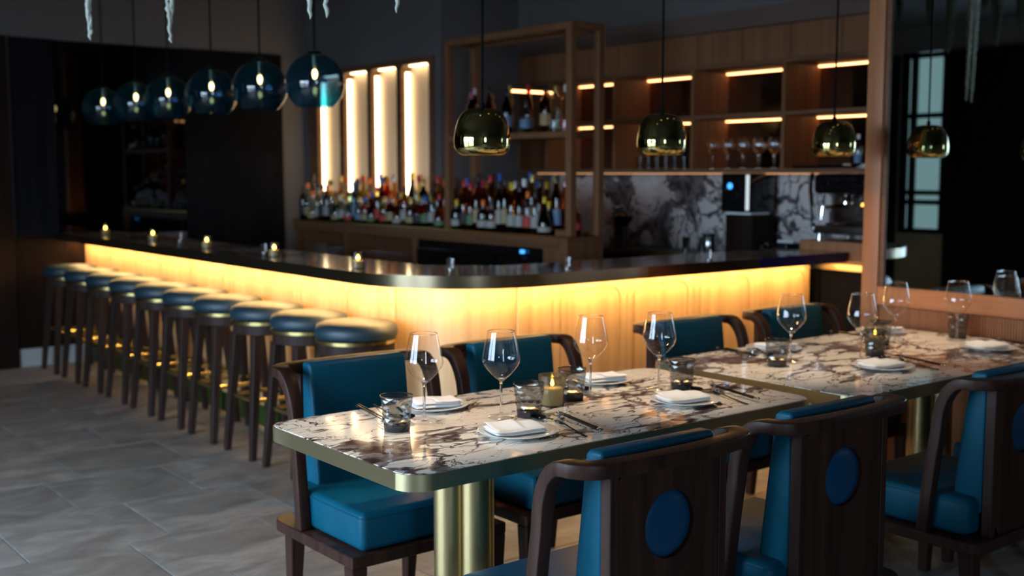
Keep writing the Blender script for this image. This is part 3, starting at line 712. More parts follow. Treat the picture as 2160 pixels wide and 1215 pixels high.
# ------------------------------------------------------------------ display tower on the back bar
TX0, TX1, TY0, TY1, TZ = 4.55, 4.825, 5.17, 6.49, 2.35
tw = thing('display_tower', 'open oak post-and-rail display frame rising from the back bar', 'shelf frame', (0, 0, ZS))
zz = TZ - ZS
P_ = 0.05
for x, y in ((TX0, TY0), (TX0, TY1 - P_), (TX1 - P_, TY0), (TX1 - P_, TY1 - P_)):
    box(x, x + P_, y, y + P_, 0.0005, zz - 0.045).build('post', 'oak_shelf_dimmed', tw, bevel=(0.003, 1), smooth=0)
for x in (TX0, TX1 - P_): box(x, x + P_, TY0, TY1, zz - 0.0445, zz).build('rail', 'oak_shelf_dimmed', tw, bevel=(0.003, 1), smooth=0)
for y in (TY0, TY1 - P_): box(TX0 + P_ + .0005, TX1 - P_ - .0005, y, y + P_, zz - 0.0445, zz).build('rail', 'oak_shelf_dimmed', tw, bevel=(0.003, 1), smooth=0)
box(TX0 + .01, TX1 - .01, TY0 + P_ + .001, TY1 - P_ - .001, 0.60, 0.635).build('shelf', 'walnut_shelf', tw, smooth=0)
box(TX0 + .005, TX0 + .0095, TY0 + P_ + .001, TY1 - P_ - .001, 0.60, 0.637).build('shelf_lip', 'oak_shelf_dimmed', tw, smooth=0)
for x in (TX0, TX1 - P_): box(x, x + P_, TY0 + P_ + .0005, TY0 + 0.14, 0.0005, 0.04).build('foot_rail', 'oak_shelf_dimmed', tw, smooth=0)
ub = [('slim', 'dark', 'white', 'black'), ('round', 'dark', 'pink', 'red'), ('wine', 'green', 'black', 'cream'), ('tall', 'brown', 'black', 'white'), ('slim', 'straw', 'gold', 'cream'), ('round', 'dark', 'black', 'blue'),
      ('tall', 'red', 'red', 'white'), ('square', 'clear', 'black', 'blue'), ('flask', 'dark', 'gold', 'black'), ('round', 'brown', 'black', 'kraft'), ('cone', 'clear', 'gold', 'white'), ('cone', 'clear', 'white', 'red')]
for i, (sh, lq, cp_, lb) in enumerate(ub):
    bottle(sh, lq, cp_, lb, (TX0 + 0.07 + (0.10 if i % 2 == 0 and i < 9 else 0), 6.36 - 0.097 * i, ZS + 0.6355), 0.2,
           '%s bottle, %s label, %s cap, display tower shelf, %s from left' % (CN[lq], lb, cp_, nth(i)), 'bottles on the tower shelf', 0.80 if sh == 'square' else 0.93)
tl = thing('shelf_light', 'slim warm LED light hung across the display tower', 'light', (0, 0, 0))
box(4.80, 5.16, 6.05, 6.075, 1.99, 2.005).build('diffuser', 'led_shelf', tl, bevel=(0.004, 1))
box(4.80, 5.16, 6.05, 6.075, 2.0055, 2.03).build('channel', 'walnut_shelf', tl, smooth=0)

# ------------------------------------------------------------------ open shelving with doors above, worktop below
XS = 5.55
sh_ = thing('wall_shelving', 'oak wall shelving with lit open bays and doors above the marble splashback', 'shelving', (0, 0, 0))
DIV = [6.585, 5.854, 5.123, 4.392, 3.661, 2.93]
box(XS, XB - .002, 2.93, YN - .002, 1.45, 1.478).build('bottom_shelf', 'walnut_shelf', sh_, smooth=0)
box(XS, XB - .002, 2.93, YN - .002, 1.795, 1.818).build('middle_shelf', 'walnut_shelf', sh_, smooth=0)
box(XS, XB - .002, 2.93, YN - .002, 2.105, 2.13).build('top_shelf', 'walnut_shelf', sh_, smooth=0)
for y in DIV + [YN - 0.004]:
    box(XS + .002, XB - .003, y - 0.012, y + (0.012 if y < YN - .01 else 0.002), 1.4785, 1.7945).build('divider', 'oak_shelf_dimmed', sh_, smooth=0)
    box(XS + .002, XB - .003, y - 0.012, y + (0.012 if y < YN - .01 else 0.002), 1.8185, 2.1045).build('divider', 'oak_shelf_dimmed', sh_, smooth=0)
for a, b in zip(DIV[:-1], DIV[1:]):
    for z0_, z1_ in ((1.479, 1.794), (1.819, 2.104)):
        box(XB - .012, XB - .003, b + .0125, a - .0125, z0_, z1_).build('back_panel', 'bronze_mirror', sh_, smooth=0)
        box(XB - .034, XB - .0125, b + .0125, a - .0125, z1_ - .010, z1_ - .001).build('led_tape', 'led_shelf', sh_, smooth=0)
y = YN - .01
while y > 3.0:
    box(XS + .004, XS + .022, y - .362, y - .002, 2.132, 2.33).build('door', 'oak_shelf_dimmed', sh_, smooth=0); y -= .3655
box(XS + .023, XB - .003, 2.93, YN - .003, 2.131, 2.33).build('cabinet_body', 'walnut_shelf', sh_, smooth=0)
box(XB - .16, XB - .13, 2.95, YN - .01, 1.443, 1.4495).build('led_tape', 'led_faint', sh_, smooth=0)
struct(box(XS - .01, XB, 2.93, YN, 2.335, 2.45).build('trim_2', 'soffit', smooth=0))
struct(box(XS - .0, XB, 2.93, YN, 2.451, ZC).build('wall_bulkhead', 'wall_grey', smooth=0))
sp = tag(box(XB - .018, XB - .001, 2.93, YN - .002, 0.93, 1.4495).build('marble_splashback', 'marble_wall', smooth=0), 'white marble splashback with plum veins behind the coffee machine', 'splashback')
wk = thing('back_counter', 'dark worktop with brass edge under the marble splashback', 'counter', (0, 0, 0))
box(5.53, XB - .0185, 2.95, YN - .003, 0.90, 0.928).build('worktop', 'gunmetal', wk, smooth=0)
box(5.52, 5.53, 2.95, YN - .003, 0.895, 0.93).build('edge', 'brass_brushed', wk, smooth=0)
for y in (6.9, 6.2, 5.5, 4.8, 4.1, 3.4): box(5.56, XB - .02, y - .69, y - .005, 0.0, 0.899).build('base_unit', 'black_matte', wk, smooth=0)
# shelf contents
for i in range(7):
    small_glass('cup', 'dark cup on the lower shelf beside the tower, %s from left' % ORD[i], (XS + 0.10, 5.68 - 0.082 * i, 1.4785), 'dark cups on the lower shelf', 'glass_smoke', 0.085, 0.034)
WG = [(.030, 0.0), (.0300, .002), (.006, .006), (.0038, .012), (.0036, .085), (.010, .092), (.030, .112), (.038, .135), (.036, .165), (.030, .195)]
for i in range(10):
    t = thing('stem_glass', 'clear stemmed glass on the middle lower shelf, %s from the left' % ORD[i], 'wine glass', (XS + 0.10 + 0.09 * (i % 2), 5.03 - 0.062 * i, 1.4785), 0, 'stemmed glasses on the shelf')
    MB().lathe(WG[4:], 16, cap0=False, cap1=False).build('bowl', 'glass_clear', t)
    MB().lathe(WG[:5], 12).build('stem', 'glass_clear', t)
tr = tag(MB().box(XS + .03, XS + .25, 3.98, 4.34, 1.4785, 1.495).build('black_tray', 'black_gloss', bevel=(.004, 1)), 'black tray on the lower shelf beside the oak post', 'tray')
for i in range(5):
    c_ = ['white', 'yellow', 'yellow', 'yellow', 'orange'][i]
    bottle('round', 'dark' if i else 'clear', c_, 'blue' if i == 0 else 'yellow', (XS + 0.09, 3.92 - 0.082 * i + 0.0, 1.4785), 0, 'small bottle, %s label, lower shelf by the oak post, %s from left' % ('blue' if i == 0 else 'yellow', ORD[i]), 'bottles on the lower shelf', 0.62)
for k, (y, z) in enumerate(((5.19, 2.02), (5.18, 1.72), (4.47, 1.72))):  # amber lamp reflections in the back panels, modelled as small glowing beads
    t = thing('shelf_glint', 'glowing bead for an amber reflection in the %s' % ['upper shelf bay near the tower', 'lower shelf bay near the tower', 'lower shelf bay above the stemmed glasses'][k], 'light', (XS + .20, y, z), 0, 'amber glints')
    MB().lathe([(.006, .0), (.022, .008), (.022, .02), (.012, .028)], 14).build('lens', 'amber_glow', t)
    MB().lathe([(.014, .028), (.014, .074)], 10).build('stem', 'black_metal', t)

# ------------------------------------------------------------------ things on the back worktop
WZ = 0.9285
em = thing('espresso_machine', 'chrome and black espresso machine on the back worktop by the oak post', 'coffee machine', (5.69, 3.86, WZ + 0.13))
bx = tag(box(-0.15, 0.18, -0.30, 0.38, 0, 0.128).build('wooden_riser', 'oak', bevel=(.004, 1)), 'wooden box riser under the espresso machine', 'box'); bx.location = (5.69, 3.86, WZ)
box(-0.16, 0.18, -0.28, 0.28, 0.04, 0.09).build('base', 'steel', em, bevel=(.008, 2))
box(0.02, 0.18, -0.27, 0.27, 0.09, 0.27).build('back_body', 'steel', em, bevel=(.008, 2))
hd = box(-0.16, 0.19, -0.29, 0.29, 0.27, 0.39).build('head', 'black_gloss', em, bevel=(.03, 3))
for y in (-.2, -.05, .08, .2): MB().lathe([(.012, 0), (.014, .006), (.010, .014)], 12).build('gauge', 'chrome', hd).location = (-0.16, y, .335)
for o_ in hd.children: o_.rotation_euler = (0, -PI / 2, 0)
for y in (-.14, .10):
    g_ = MB().lathe([(.034, 0), (.034, .05), (.030, .055)], 16).build('group_head', 'chrome', em); g_.location = (-0.09, y, .215)
    h_ = MB().tube([(0, 0, -.01), (-.07, .02, -.012), (-.13, .05, -.02)], [.011, .012, .009], 8).build('portafilter', 'chrome', em); h_.location = (-0.09, y, .215)
for y in (-.24, .22): MB().tube([(-.13, y, .28), (-.15, y, .2), (-.15, y + .01, .12)], .006, 8).build('steam_wand', 'chrome', em)
for x, y in ((-.13, -.25), (-.13, .25), (.15, -.25), (.15, .25)): MB().lathe([(.018, 0), (.014, .04)], 10).build('foot', 'chrome', em).location = (x, y, 0)
box(-0.15, -0.02, -0.2, 0.2, 0.091, 0.105).build('drip_tray', 'chrome', em, bevel=(.003, 1))
for y, s in ((-.28, -1), (.28, 1)):
    MB().sweep([(-.17, y, .39), (-.19, y, .3), (-.17, y, .2), (-.15, y, .06)], [(0, 1, 0)] * 4, .012, .03).build('side_trim', 'chrome', em, bevel=(.003, 1))
MB().lathe([(.012, 0), (.014, .01), (.008, .02)], 10).build('indicator_light', 'amber_glow', em).location = (-0.03, .03, .20)
for i in range(3):
    t = thing('cup', 'white cup upside down on the espresso machine, %s from left' % ORD[i], 'cup', (5.69, 4.03 - .12 * i, WZ + .5205), 0, 'cups on the espresso machine')
    MB().lathe([(.034, 0), (.034, .02), (.026, .05), (.018, .055)], 16).build('bowl', 'white_plastic', t)
    MB().tube([(0, .030, .015), (0, .05, .02), (0, .05, .035), (0, .030, .04)], .004, 6).build('handle', 'white_plastic', t)
t = thing('tamper', 'black tamper on top of the espresso machine', 'tamper', (5.67, 3.70, WZ + .5205))
MB().lathe([(.028, 0), (.028, .015), (.010, .022)], 14).build('base', 'steel', t); MB().lathe([(.010, .022), (.016, .06), (.016, .075), (.008, .085)], 12).build('grip', 'black_gloss', t)
gr = thing('coffee_grinder', 'black coffee grinder with blue light and white strip on the back worktop', 'grinder', (5.70, 4.76, WZ))
box(-.10, .12, -.11, .11, 0, .26).build('body', 'dark_rib', gr, bevel=(.01, 2))
box(-.12, .12, -.10, .13, .275, .52).build('hopper', 'black_gloss', gr, bevel=(.008, 2))
box(-.09, .09, -.09, .11, .2605, .2745).build('collar', 'white_plastic', gr, smooth=0)
box(-.128, -.1205, -.10, -.078, .29, .51).build('light_strip', 'display_white', gr, smooth=0)
bl_ = MB().lathe([(.02, 0), (.02, .004), (.012, .006)], 16).build('display', 'blue_led', gr); bl_.location = (-.1205, .055, .44); bl_.rotation_euler = (0, -PI / 2, 0)
cn = thing('steel_canister', 'tall dark steel canister on the back worktop left of the grinder', 'canister', (5.60, 5.0, WZ))
MB().lathe([(.040, 0), (.042, .003), (.042, .115), (.038, .12)], 24).build('body', 'steel', cn); MB().lathe([(.043, .1205), (.043, .132), (.01, .138)], 24).build('lid', 'black_gloss', cn)
for i, (y, x) in enumerate(((5.16, 5.62), (5.08, 5.70))):
    t = thing('jigger_cup', 'small polished steel cup on the green bar mat, %s one' % ['left', 'right'][i], 'cup', (x, y + .06, WZ + .0045), 0, 'steel cups on the bar mat')
    MB().lathe([(.022, 0), (.028, .09), (.029, .092)], 18, cap1=False).build('wall', 'chrome', t); MB().lathe([(.0285, .088), (.0305, .092), (.0285, .095)], 18, cap0=False, cap1=False).build('rim', 'chrome', t)
gm = tag(MB().prism(rrect(5.54, 5.76, 5.06, 5.80, .015), WZ, WZ + .004).build('bar_mat', 'green_mat', smooth=0), 'green bar mat lying on the back worktop', 'mat')
jz = thing('citrus_press', 'dark metal juicer on the back worktop in front of the marble', 'juicer', (5.70, 5.90, WZ))
MB().lathe([(.07, 0), (.07, .012), (.02, .02), (.018, .14)], 18).build('base', 'black_metal', jz)
MB().lathe([(.03, .14), (.065, .19), (.070, .22), (.05, .235)], 18).build('cup', 'gunmetal', jz)
MB().tube([(.02, .02, .02), (.06, .03, .2), (.02, .03, .29), (-.08, .03, .27)], .010, 8).build('lever', 'chrome', jz)
t = thing('steel_cup', 'small steel cup on the worktop right of the grinder', 'cup', (5.60, 4.56, WZ)); MB().lathe([(.026, 0), (.030, .085), (.031, .087)], 18, cap1=False).build('wall', 'steel', t); MB().lathe([(.03, .083), (.033, .087), (.03, .09)], 18, cap0=False, cap1=False).build('rim', 'chrome', t)
t = thing('knock_box', 'dark knock-out box on the worktop beside the riser', 'box', (5.62, 4.40, WZ)); box(-.07, .07, -.06, .06, 0, .10).build('body', 'black_metal', t, bevel=(.008, 2)); MB().tube([(0, -.058, .105), (0, .058, .105)], .010, 8).build('bar', 'white_plastic', t)

# ------------------------------------------------------------------ bar stools
def make_stool():
    t = thing('bar_stool', '', 'bar stool', (2.66, 4.5, 0), 0, 'bar stools along the bar')
    MB().lathe([(.150, .700), (.181, .704), (.190, .722), (.190, .742), (.181, .762), (.155, .774), (.08, .779), (.0, .780)], 40, cap1=False).build('cushion', 'stool_leather', t, smooth=80)
    MB().lathe([(.176, .683), (.183, .684), (.184, .6995), (.176, .6998)], 40).build('brass_band', 'brass_ring', t)
    MB().lathe([(.170, .632), (.176, .634), (.176, .6825)], 40).build('apron', 'stool_wood', t)
    for sx in (-1, 1):
        for sy in (-1, 1):
            MB().frustum((sx * .172, sy * .150, 0.004), (sx * .118, sy * .112, .6315), .016, .025).build('leg', 'stool_wood', t, bevel=(.003, 1), smooth=0)
            MB().frustum((sx * .1725, sy * .1502, 0.0), (sx * .172, sy * .150, .004), .014, .015).build('glide', 'steel', t, smooth=0)
    k = .145; j = .130; z = .30
    for a, b in (((-k, -j), (k, -j)), ((k, -j), (k, j)), ((k, j), (-k, j)), ((-k, j), (-k, -j))):
        dx = b[0] - a[0]; dy = b[1] - a[1]; l_ = math.hypot(dx, dy); ux, uy = dx / l_, dy / l_
        p0 = (a[0] + ux * .018, a[1] + uy * .018, z); p1 = (b[0] - ux * .018, b[1] - uy * .018, z)
        MB().sweep([p0, p1], [(0, 0, 1)] * 2, .022, .014).build('footrest', 'brass_ring', t, bevel=(.003, 1), smooth=0)
    return t
st = make_stool(); index(st)
SY = [4.50, 4.945, 5.395, 5.865, 6.31, 6.76, 7.205, 7.655, 8.11, 8.585]
for i, y in enumerate(SY):
    nm = 'nearest to the dining tables' if i == 0 else ('farthest, beside the dark wall' if i == 9 else '%s from the dining tables' % ORD[i])
    lb = 'round blue leather bar stool with brass band, %s' % nm
    if i == 0: st.location = (2.66, y, 0); st['label'] = lb
    else: dup(st, (2.66, y, 0), 0, lb)

# ------------------------------------------------------------------ dining chairs
def make_chair():
    t = thing('dining_chair', '', 'chair', (0, 0, 0), 0, 'blue leather armchairs at the tables')
    HW = .285
    MB().prism(rrect(-HW, HW, -.27, .255, [.006, .006, .06, .06]), .297, .333).build('seat_frame', 'chair_wood', t, bevel=(.003, 1), smooth=0)
    for sx in (-1, 1):
        MB().frustum((sx * .255, -.243, 0), (sx * (HW - .027), -.243, .2965), .017, .026).build('leg', 'chair_wood', t, bevel=(.003, 1), smooth=0)
        MB().frustum((sx * .225, .215, 0), (sx * .225, .195, .2965), .017, .026).build('leg', 'chair_wood', t, bevel=(.003, 1), smooth=0)
    cu = MB().prism(rrect(-.243, .243, -.255, .195, [.02, .02, .035, .035]), .335, .452).build('seat_cushion', 'leather', t, bevel=(.020, 4), smooth=60)
    MB().tube([(x, y, .437) for x, y in rrect(-.2435, .2435, -.2555, .1955, [.022, .022, .036, .036])[:]] + [(-.2435, -.2335, .437)], .0022, 6).build('seam', 'leather', cu)
    # backrest pad: wedge thicker at the foot
    pr = [(.118, .40), (.112, .47), (.128, .62), (.150, .80), (.154, .830), (.164, .842), (.206, .842), (.2085, .832), (.2085, .40)]
    n = len(pr); m = MB()
    m.add([(-.183, y, z) for y, z in pr] + [(.183, y, z) for y, z in pr], [tuple(range(n)), tuple(reversed(range(n, 2 * n)))] + [(i, (i + 1) % n, n + (i + 1) % n, n + i) for i in range(n)])
    m.build('backrest_pad', 'leather', t, bevel=(.009, 3), smooth=60)
    # wooden back panel with a round opening
    cz, rr, y0, y1 = .655, .079, .212, .240
    sg = 48; z0, z1, hw = .334, .80, .163
    inn = [(rr * math.cos(2 * PI * i / sg), cz + rr * math.sin(2 * PI * i / sg)) for i in range(sg)]
    out = []
    for i in range(sg):
        a = 2 * PI * i / sg; c, s = math.cos(a), math.sin(a)
        k = min(hw / abs(c) if abs(c) > 1e-6 else 9, ((z1 - cz) if s > 0 else (cz - z0)) / abs(s) if abs(s) > 1e-6 else 9)
        out.append((k * c, cz + k * s))
    m = MB()
    v = [(x, y1, z) for x, z in out] + [(x, y1, z) for x, z in inn] + [(x, y1 - .012, z) for x, z in inn]
    f = []
    for i in range(sg):
        k = (i + 1) % sg
        f += [(i, k, sg + k, sg + i), (sg + i, sg + k, 2 * sg + k, 2 * sg + i)]
    f.append(tuple(range(2 * sg, 3 * sg)))
    m.add(v, f); 
    pa = m.build('back_panel', 'chair_wood', t, smooth=0)
    MB().lathe([(rr - .001, 0), (rr - .006, .006), (rr - .03, .0095), (0, .0105)], 48, cap0=False, cap1=False).build('round_inset', 'oval_leather', pa, smooth=80)
    ins = [c for c in pa.children][0]; ins.location = (0, y1 - .012, cz); ins.rotation_euler = (-PI / 2, 0, 0)
    box(-hw, hw, y0, y1 - .013, z0, z1).build('backing_board', 'chair_wood', t, smooth=0)
    for sx in (-1, 1):
        a, b = sorted((sx * (hw + .0005), sx * (hw + .026)))
        box(a, b, y0, y1 + .004, z0, z1 + .002).build('stile', 'chair_wood', t, bevel=(.002, 1), smooth=0)
    # bent horseshoe rail: arm post, bend, arm, corner, bowed back
    pts = []; sd = []
    def half():
        p = []; s = []
        xs = HW - .020
        for z, y in ((.334, .065), (.45, .075), (.58, .090), (.66, .102)): p.append((xs, y, z)); s.append((1, 0, 0))
        for i in range(1, 8):                    # bend from vertical to horizontal
            a = PI / 2 * i / 7; p.append((xs, .102 + .085 * (1 - math.cos(a)), .66 + .158 * math.sin(a))); s.append((1, 0, 0))
        for i in range(1, 9):                    # corner in plan
            a = PI / 2 * i / 8; r = .060
            p.append((xs - r * (1 - math.cos(a)), .187 + r * math.sin(a), .818)); s.append((math.cos(a), math.sin(a), 0))
        for i in range(1, 5):
            u = i / 4; x = (xs - .060) * (1 - u); p.append((x, .247 + .014 * (1 - (1 - u) ** 2), .818)); s.append((0.0, 1, 0))
        return p, s
    p, s = half()
    P = p + [(-x, y, z) for x, y, z in reversed(p[:-1])]
    S = s + [(-x, y, z) for x, y, z in reversed(s[:-1])]
    Wd = [.036 + .013 * min(1, max(0, (pz[2] - .70) / .118)) for pz in P]
    MB().sweep(P, S, Wd, [.037 - .004 * min(1, max(0, (pz[2] - .70) / .118)) for pz in P]).build('arm_rail', 'chair_wood', t, bevel=(.003, 2), smooth=50)
    return t
ch = make_chair(); index(ch)
CH = [((1.925, 3.085), 0, 'facing the camera at the left end of the near table'),
      ((2.58, 3.085), 0, 'facing the camera at the near table, second from left'),
      ((3.54, 3.085), 0, 'at the far table in front of the glowing bar'),
      ((4.225, 3.085), 0, 'at the far table, bar side, next to the oak post'),
      ((1.855, 2.00), PI, 'with its round-inset back to the camera, closest one'),
      ((2.512, 2.00), PI, 'with its round-inset back to the camera, second from left'),
      ((3.455, 2.00), PI, 'on the near side of the far table, third from left'),
      ((4.12, 2.00), PI, 'on the near side of the far table, at the right edge')]
for i, ((x, y), rz, tx) in enumerate(CH):
    lb = 'blue leather armchair ' + tx
    if i == 0: ch.location = (x, y, 0); ch['label'] = lb
    else: dup(ch, (x, y, 0), rz, lb)

# ------------------------------------------------------------------ dining tables
def table(label, x0, x1, y0, y1, mat, feet, rad):
    t = thing('dining_table', label, 'table', ((x0 + x1) / 2, (y0 + y1) / 2, 0), 0, 'marble dining tables')
    hx, hy = (x1 - x0) / 2, (y1 - y0) / 2
    MB().prism(rrect(-hx + .004, hx - .004, -hy + .004, hy - .004, [max(r - .004, .002) for r in rad], 10), .708, .75).build('top', mat, t, bevel=(.0012, 1), smooth=30)
    o_ = rrect(-hx, hx, -hy, hy, rad, 10); i_ = rrect(-hx + .0035, hx - .0035, -hy + .0035, hy - .0035, [max(r - .0035, .001) for r in rad], 10)
    m = MB(); strip(m, o_ + o_[:1], i_ + i_[:1], .708, .7485); m.build('edge_band', 'brass_brushed', t, smooth=60)
    for fx in feet:
        c = fx - (x0 + x1) / 2
        for dx, dy in ((-.052, 0), (.052, 0), (0, -.052), (0, .052)):
            MB().lathe([(.043, .02), (.043, .7075)], 28, (c + dx, dy, 0)).build('column_tube', 'brass_tube', t)
        MB().lathe([(.21, 0), (.21, .012), (.20, .0195)], 40, (c, 0, 0)).build('foot_plate', 'brass_tube', t)
    return t
table('white marble table with plum veins and brushed brass edge, nearest to the camera', 1.415, 2.935, 2.165, 2.905, 'marble_table', (1.84, 2.55), [.07] * 4)
table('white marble table with brass edge standing against the mirror wall', 3.03, 4.578, 2.085, 3.0, 'marble_table_b', (3.45, 4.2), [.07, .01, .01, .07])

# ------------------------------------------------------------------ tableware
TZ0 = .7502
def make_wine():
    t = thing('wine_glass', '', 'wine glass', (0, 0, 0), 0, 'wine glasses')
    bowl = [(.0045, .108), (.012, .112), (.030, .128), (.048, .150), (.0545, .166), (.0538, .180), (.049, .205), (.0425, .235), (.0392, .250)]
    # resample smoothly
    pr = []
    for i in range(len(bowl) - 1):
        p0 = bowl[max(i - 1, 0)]; p1 = bowl[i]; p2 = bowl[i + 1]; p3 = bowl[min(i + 2, len(bowl) - 1)]
        for k in range(4):
            u = k / 4
            pr.append(tuple(.5 * (2 * p1[j] + (p2[j] - p0[j]) * u + (2 * p0[j] - 5 * p1[j] + 4 * p2[j] - p3[j]) * u * u + (3 * p1[j] - p0[j] - 3 * p2[j] + p3[j]) * u ** 3) for j in (0, 1)))
    pr.append(bowl[-1])
    b = MB().lathe(pr, 48, cap0=False, cap1=False).build('bowl', 'glass_clear', t, smooth=80)
    MB().lathe([(.0390, .2495), (.0397, .2505), (.0390, .2512)], 48, cap0=False, cap1=False).build('rim', 'glass_solid', b, smooth=80)
    MB().lathe([(.0046, .014), (.0036, .030), (.0034, .07), (.0038, .095), (.0065, .110), (.010, .1135)], 20).build('stem', 'glass_solid', t, smooth=80)
    MB().lathe([(.040, 0), (.0405, .0012), (.038, .0025), (.014, .0065), (.007, .010), (.0046, .0138)], 40, cap0=False, cap1=False).build('foot', 'glass_clear', t, smooth=80)
    return t
def make_tumbler():
    t = thing('tumbler', '', 'tumbler', (0, 0, 0), 0, 'smoked tumblers'); t.scale = (1.09, 1.09, 1.06)
    rr_ = random.Random(5); n = 11; rows_ = 9; v = []; f = []
    for j in range(rows_ + 1):
        z = .0180 + (.0720) * j / rows_
        R0 = .0333 + .0085 * (z - .012) / .078
        for i in range(n):
            a = 2 * PI * (i + .5 * (j % 2)) / n; q = 1.0 if j in (0, rows_) else rr_.uniform(.955, 1.03)
            v.append((R0 * q * math.cos(a), R0 * q * math.sin(a), z + (0 if j in (0, rows_) else rr_.uniform(-.0015, .0015))))
    for j in range(rows_):
        for i in range(n):
            k = (i + 1) % n; A, B, C_, D = j * n + i, j * n + k, (j + 1) * n + k, (j + 1) * n + i
            f += [(A, B, D), (B, C_, D)] if j % 2 == 0 else [(A, B, C_), (A, C_, D)]
    w = MB().add(v, f).build('wall', 'glass_smoke', t, smooth=0)
    MB().lathe([(.0405, .089), (.0422, .0905), (.0424, .0918), (.0405, .0922), (.0398, .0912)], 48, cap0=False, cap1=False).build('rim', 'glass_smoke_base', w, smooth=80)
    MB().lathe([(.0305, 0), (.0325, .002), (.0338, .0175), (.028, .0205), (.0, .018)], 36, cap1=False).build('base', 'glass_smoke_base', t, smooth=60)
    return t
def make_plate():
    t = thing('plate', '', 'plate', (0, 0, 0), 0, 'side plates')
    MB().lathe([(.062, 0), (.064, .0015), (.085, .0055), (.108, .0125), (.1095, .0138), (.108, .0146), (.085, .0082), (.062, .0052), (.0, .0050)], 64, cap1=False).build('dish', 'porcelain', t, smooth=80)
    MB().lathe([(.056, -.0001), (.060, .0008), (.062, .0005)], 48, cap0=True, cap1=False).build('foot_ring', 'porcelain', t)
    return t
def make_napkin():
    t = thing('napkin', '', 'napkin', (0, 0, 0), 0, 'folded napkins')
    def layer(x0, x1, y0, y1, zf, th, nx=22, ny=14, loops=True):
        m = MB(); vs_ = []
        for side in (0, 1):
            for j in range(ny + 1):
                for i in range(nx + 1):
                    u, v = i / nx, j / ny; x = x0 + (x1 - x0) * u; y = y0 + (y1 - y0) * v
                    e = min(u, 1 - u, v, 1 - v); rnd = min(1.0, e / .08); rnd = math.sqrt(1 - (1 - rnd) ** 2)
                    z = zf(x, y); zc = z + th / 2
                    vs_.append((x, y, zc + (th / 2 * rnd if side else -th / 2 * rnd)))
        S = (nx + 1) * (ny + 1); fs = []
        for j in range(ny):
            for i in range(nx):
                a = j * (nx + 1) + i; b = a + 1; c = b + nx + 1; d = a + nx + 1
                fs += [(a, d, c, b), (S + a, S + b, S + c, S + d)]
        m.add(vs_, fs); return m
    base = lambda x, y: .0062 + .05 * max(0, math.hypot(x, y) - .062) ** 1.0 * .9 + .0012 * math.sin(40 * x + 15 * y)
    top = lambda x, y: base(x, y) + .0085 + .0022 * math.sin(28 * x - 10 * y) + .0014 * math.sin(60 * y + 18 * x)
    layer(-.074, .074, -.050, .048, base, .008).build('lower_fold', 'linen', t, smooth=80)
    layer(-.078, .072, -.053, .043, top, .009).build('upper_fold', 'linen', t, smooth=80)
    cr = lambda x, y: top(x, y) + .009 + .0020 * math.sin(30 * y)
    layer(-.070, .012, -.047, .056, cr, .004, 16, 12).build('corner_fold', 'linen', t, smooth=80)
    return t
def make_chopstick():
    t = thing('chopstick', '', 'chopstick', (0, 0, 0), 0, 'black chopsticks')
    MB().sweep([(0, -.125, .0105), (0, .10, .0135)], [(1, 0, 0)] * 2, [.0062, .0035], [.0062, .0035]).build('shaft', 'black_gloss', t, bevel=(.001, 1), smooth=0)
    MB().sweep([(0, -.148, .0102), (0, -.1252, .0105)], [(1, 0, 0)] * 2, [.0068, .0066], [.0068, .0066]).build('end_cap', 'chrome', t, bevel=(.0015, 2))
    return t
def make_rest():
    t = thing('chopstick_rest', '', 'chopstick rest', (0, 0, 0), 0, 'silver chopstick rests')
    MB().lathe([(.0, 0), (.008, .001), (.011, .005), (.009, .0085), (.0, .0095)], 16, cap0=False, cap1=False).build('body', 'chrome', t, smooth=80)
    MB().tube([(-.006, 0, .005), (-.0095, 0, .013), (-.0075, 0, .021), (-.0085, 0, .028), (-.012, 0, .030)], [.0055, .0042, .0030, .0034, .0018], 10).build('neck', 'chrome', t, smooth=80)
    MB().lathe([(.0, 0), (.006, .001), (.0075, .004), (.005, .0075), (.0, .0085)], 14, cap0=False, cap1=False).build('tail', 'chrome', t, smooth=80)
    t.children[-1].location = (.020, .004, 0)
    return t
def make_fork():
    t = thing('fork', '', 'fork', (0, 0, 0), 0, 'dark forks')
    MB().sweep([(0, -.105, .003), (0, -.06, .0035), (0, .0, .0065), (0, .03, .009), (0, .045, .0075)], [(1, 0, 0)] * 5, [.009, .0075, .005, .0065, .016], [.0028] * 5).build('handle', 'gunmetal', t, bevel=(.001, 1))
    for i in range(4):
        x = -.0066 + .0044 * i
        MB().sweep([(x, .0452, .0075), (x, .070, .0055), (x * .9, .090, .0085)], [(1, 0, 0)] * 3, [.0027, .0024, .0012], [.0018] * 3).build('tine', 'gunmetal', t, smooth=0)
    return t
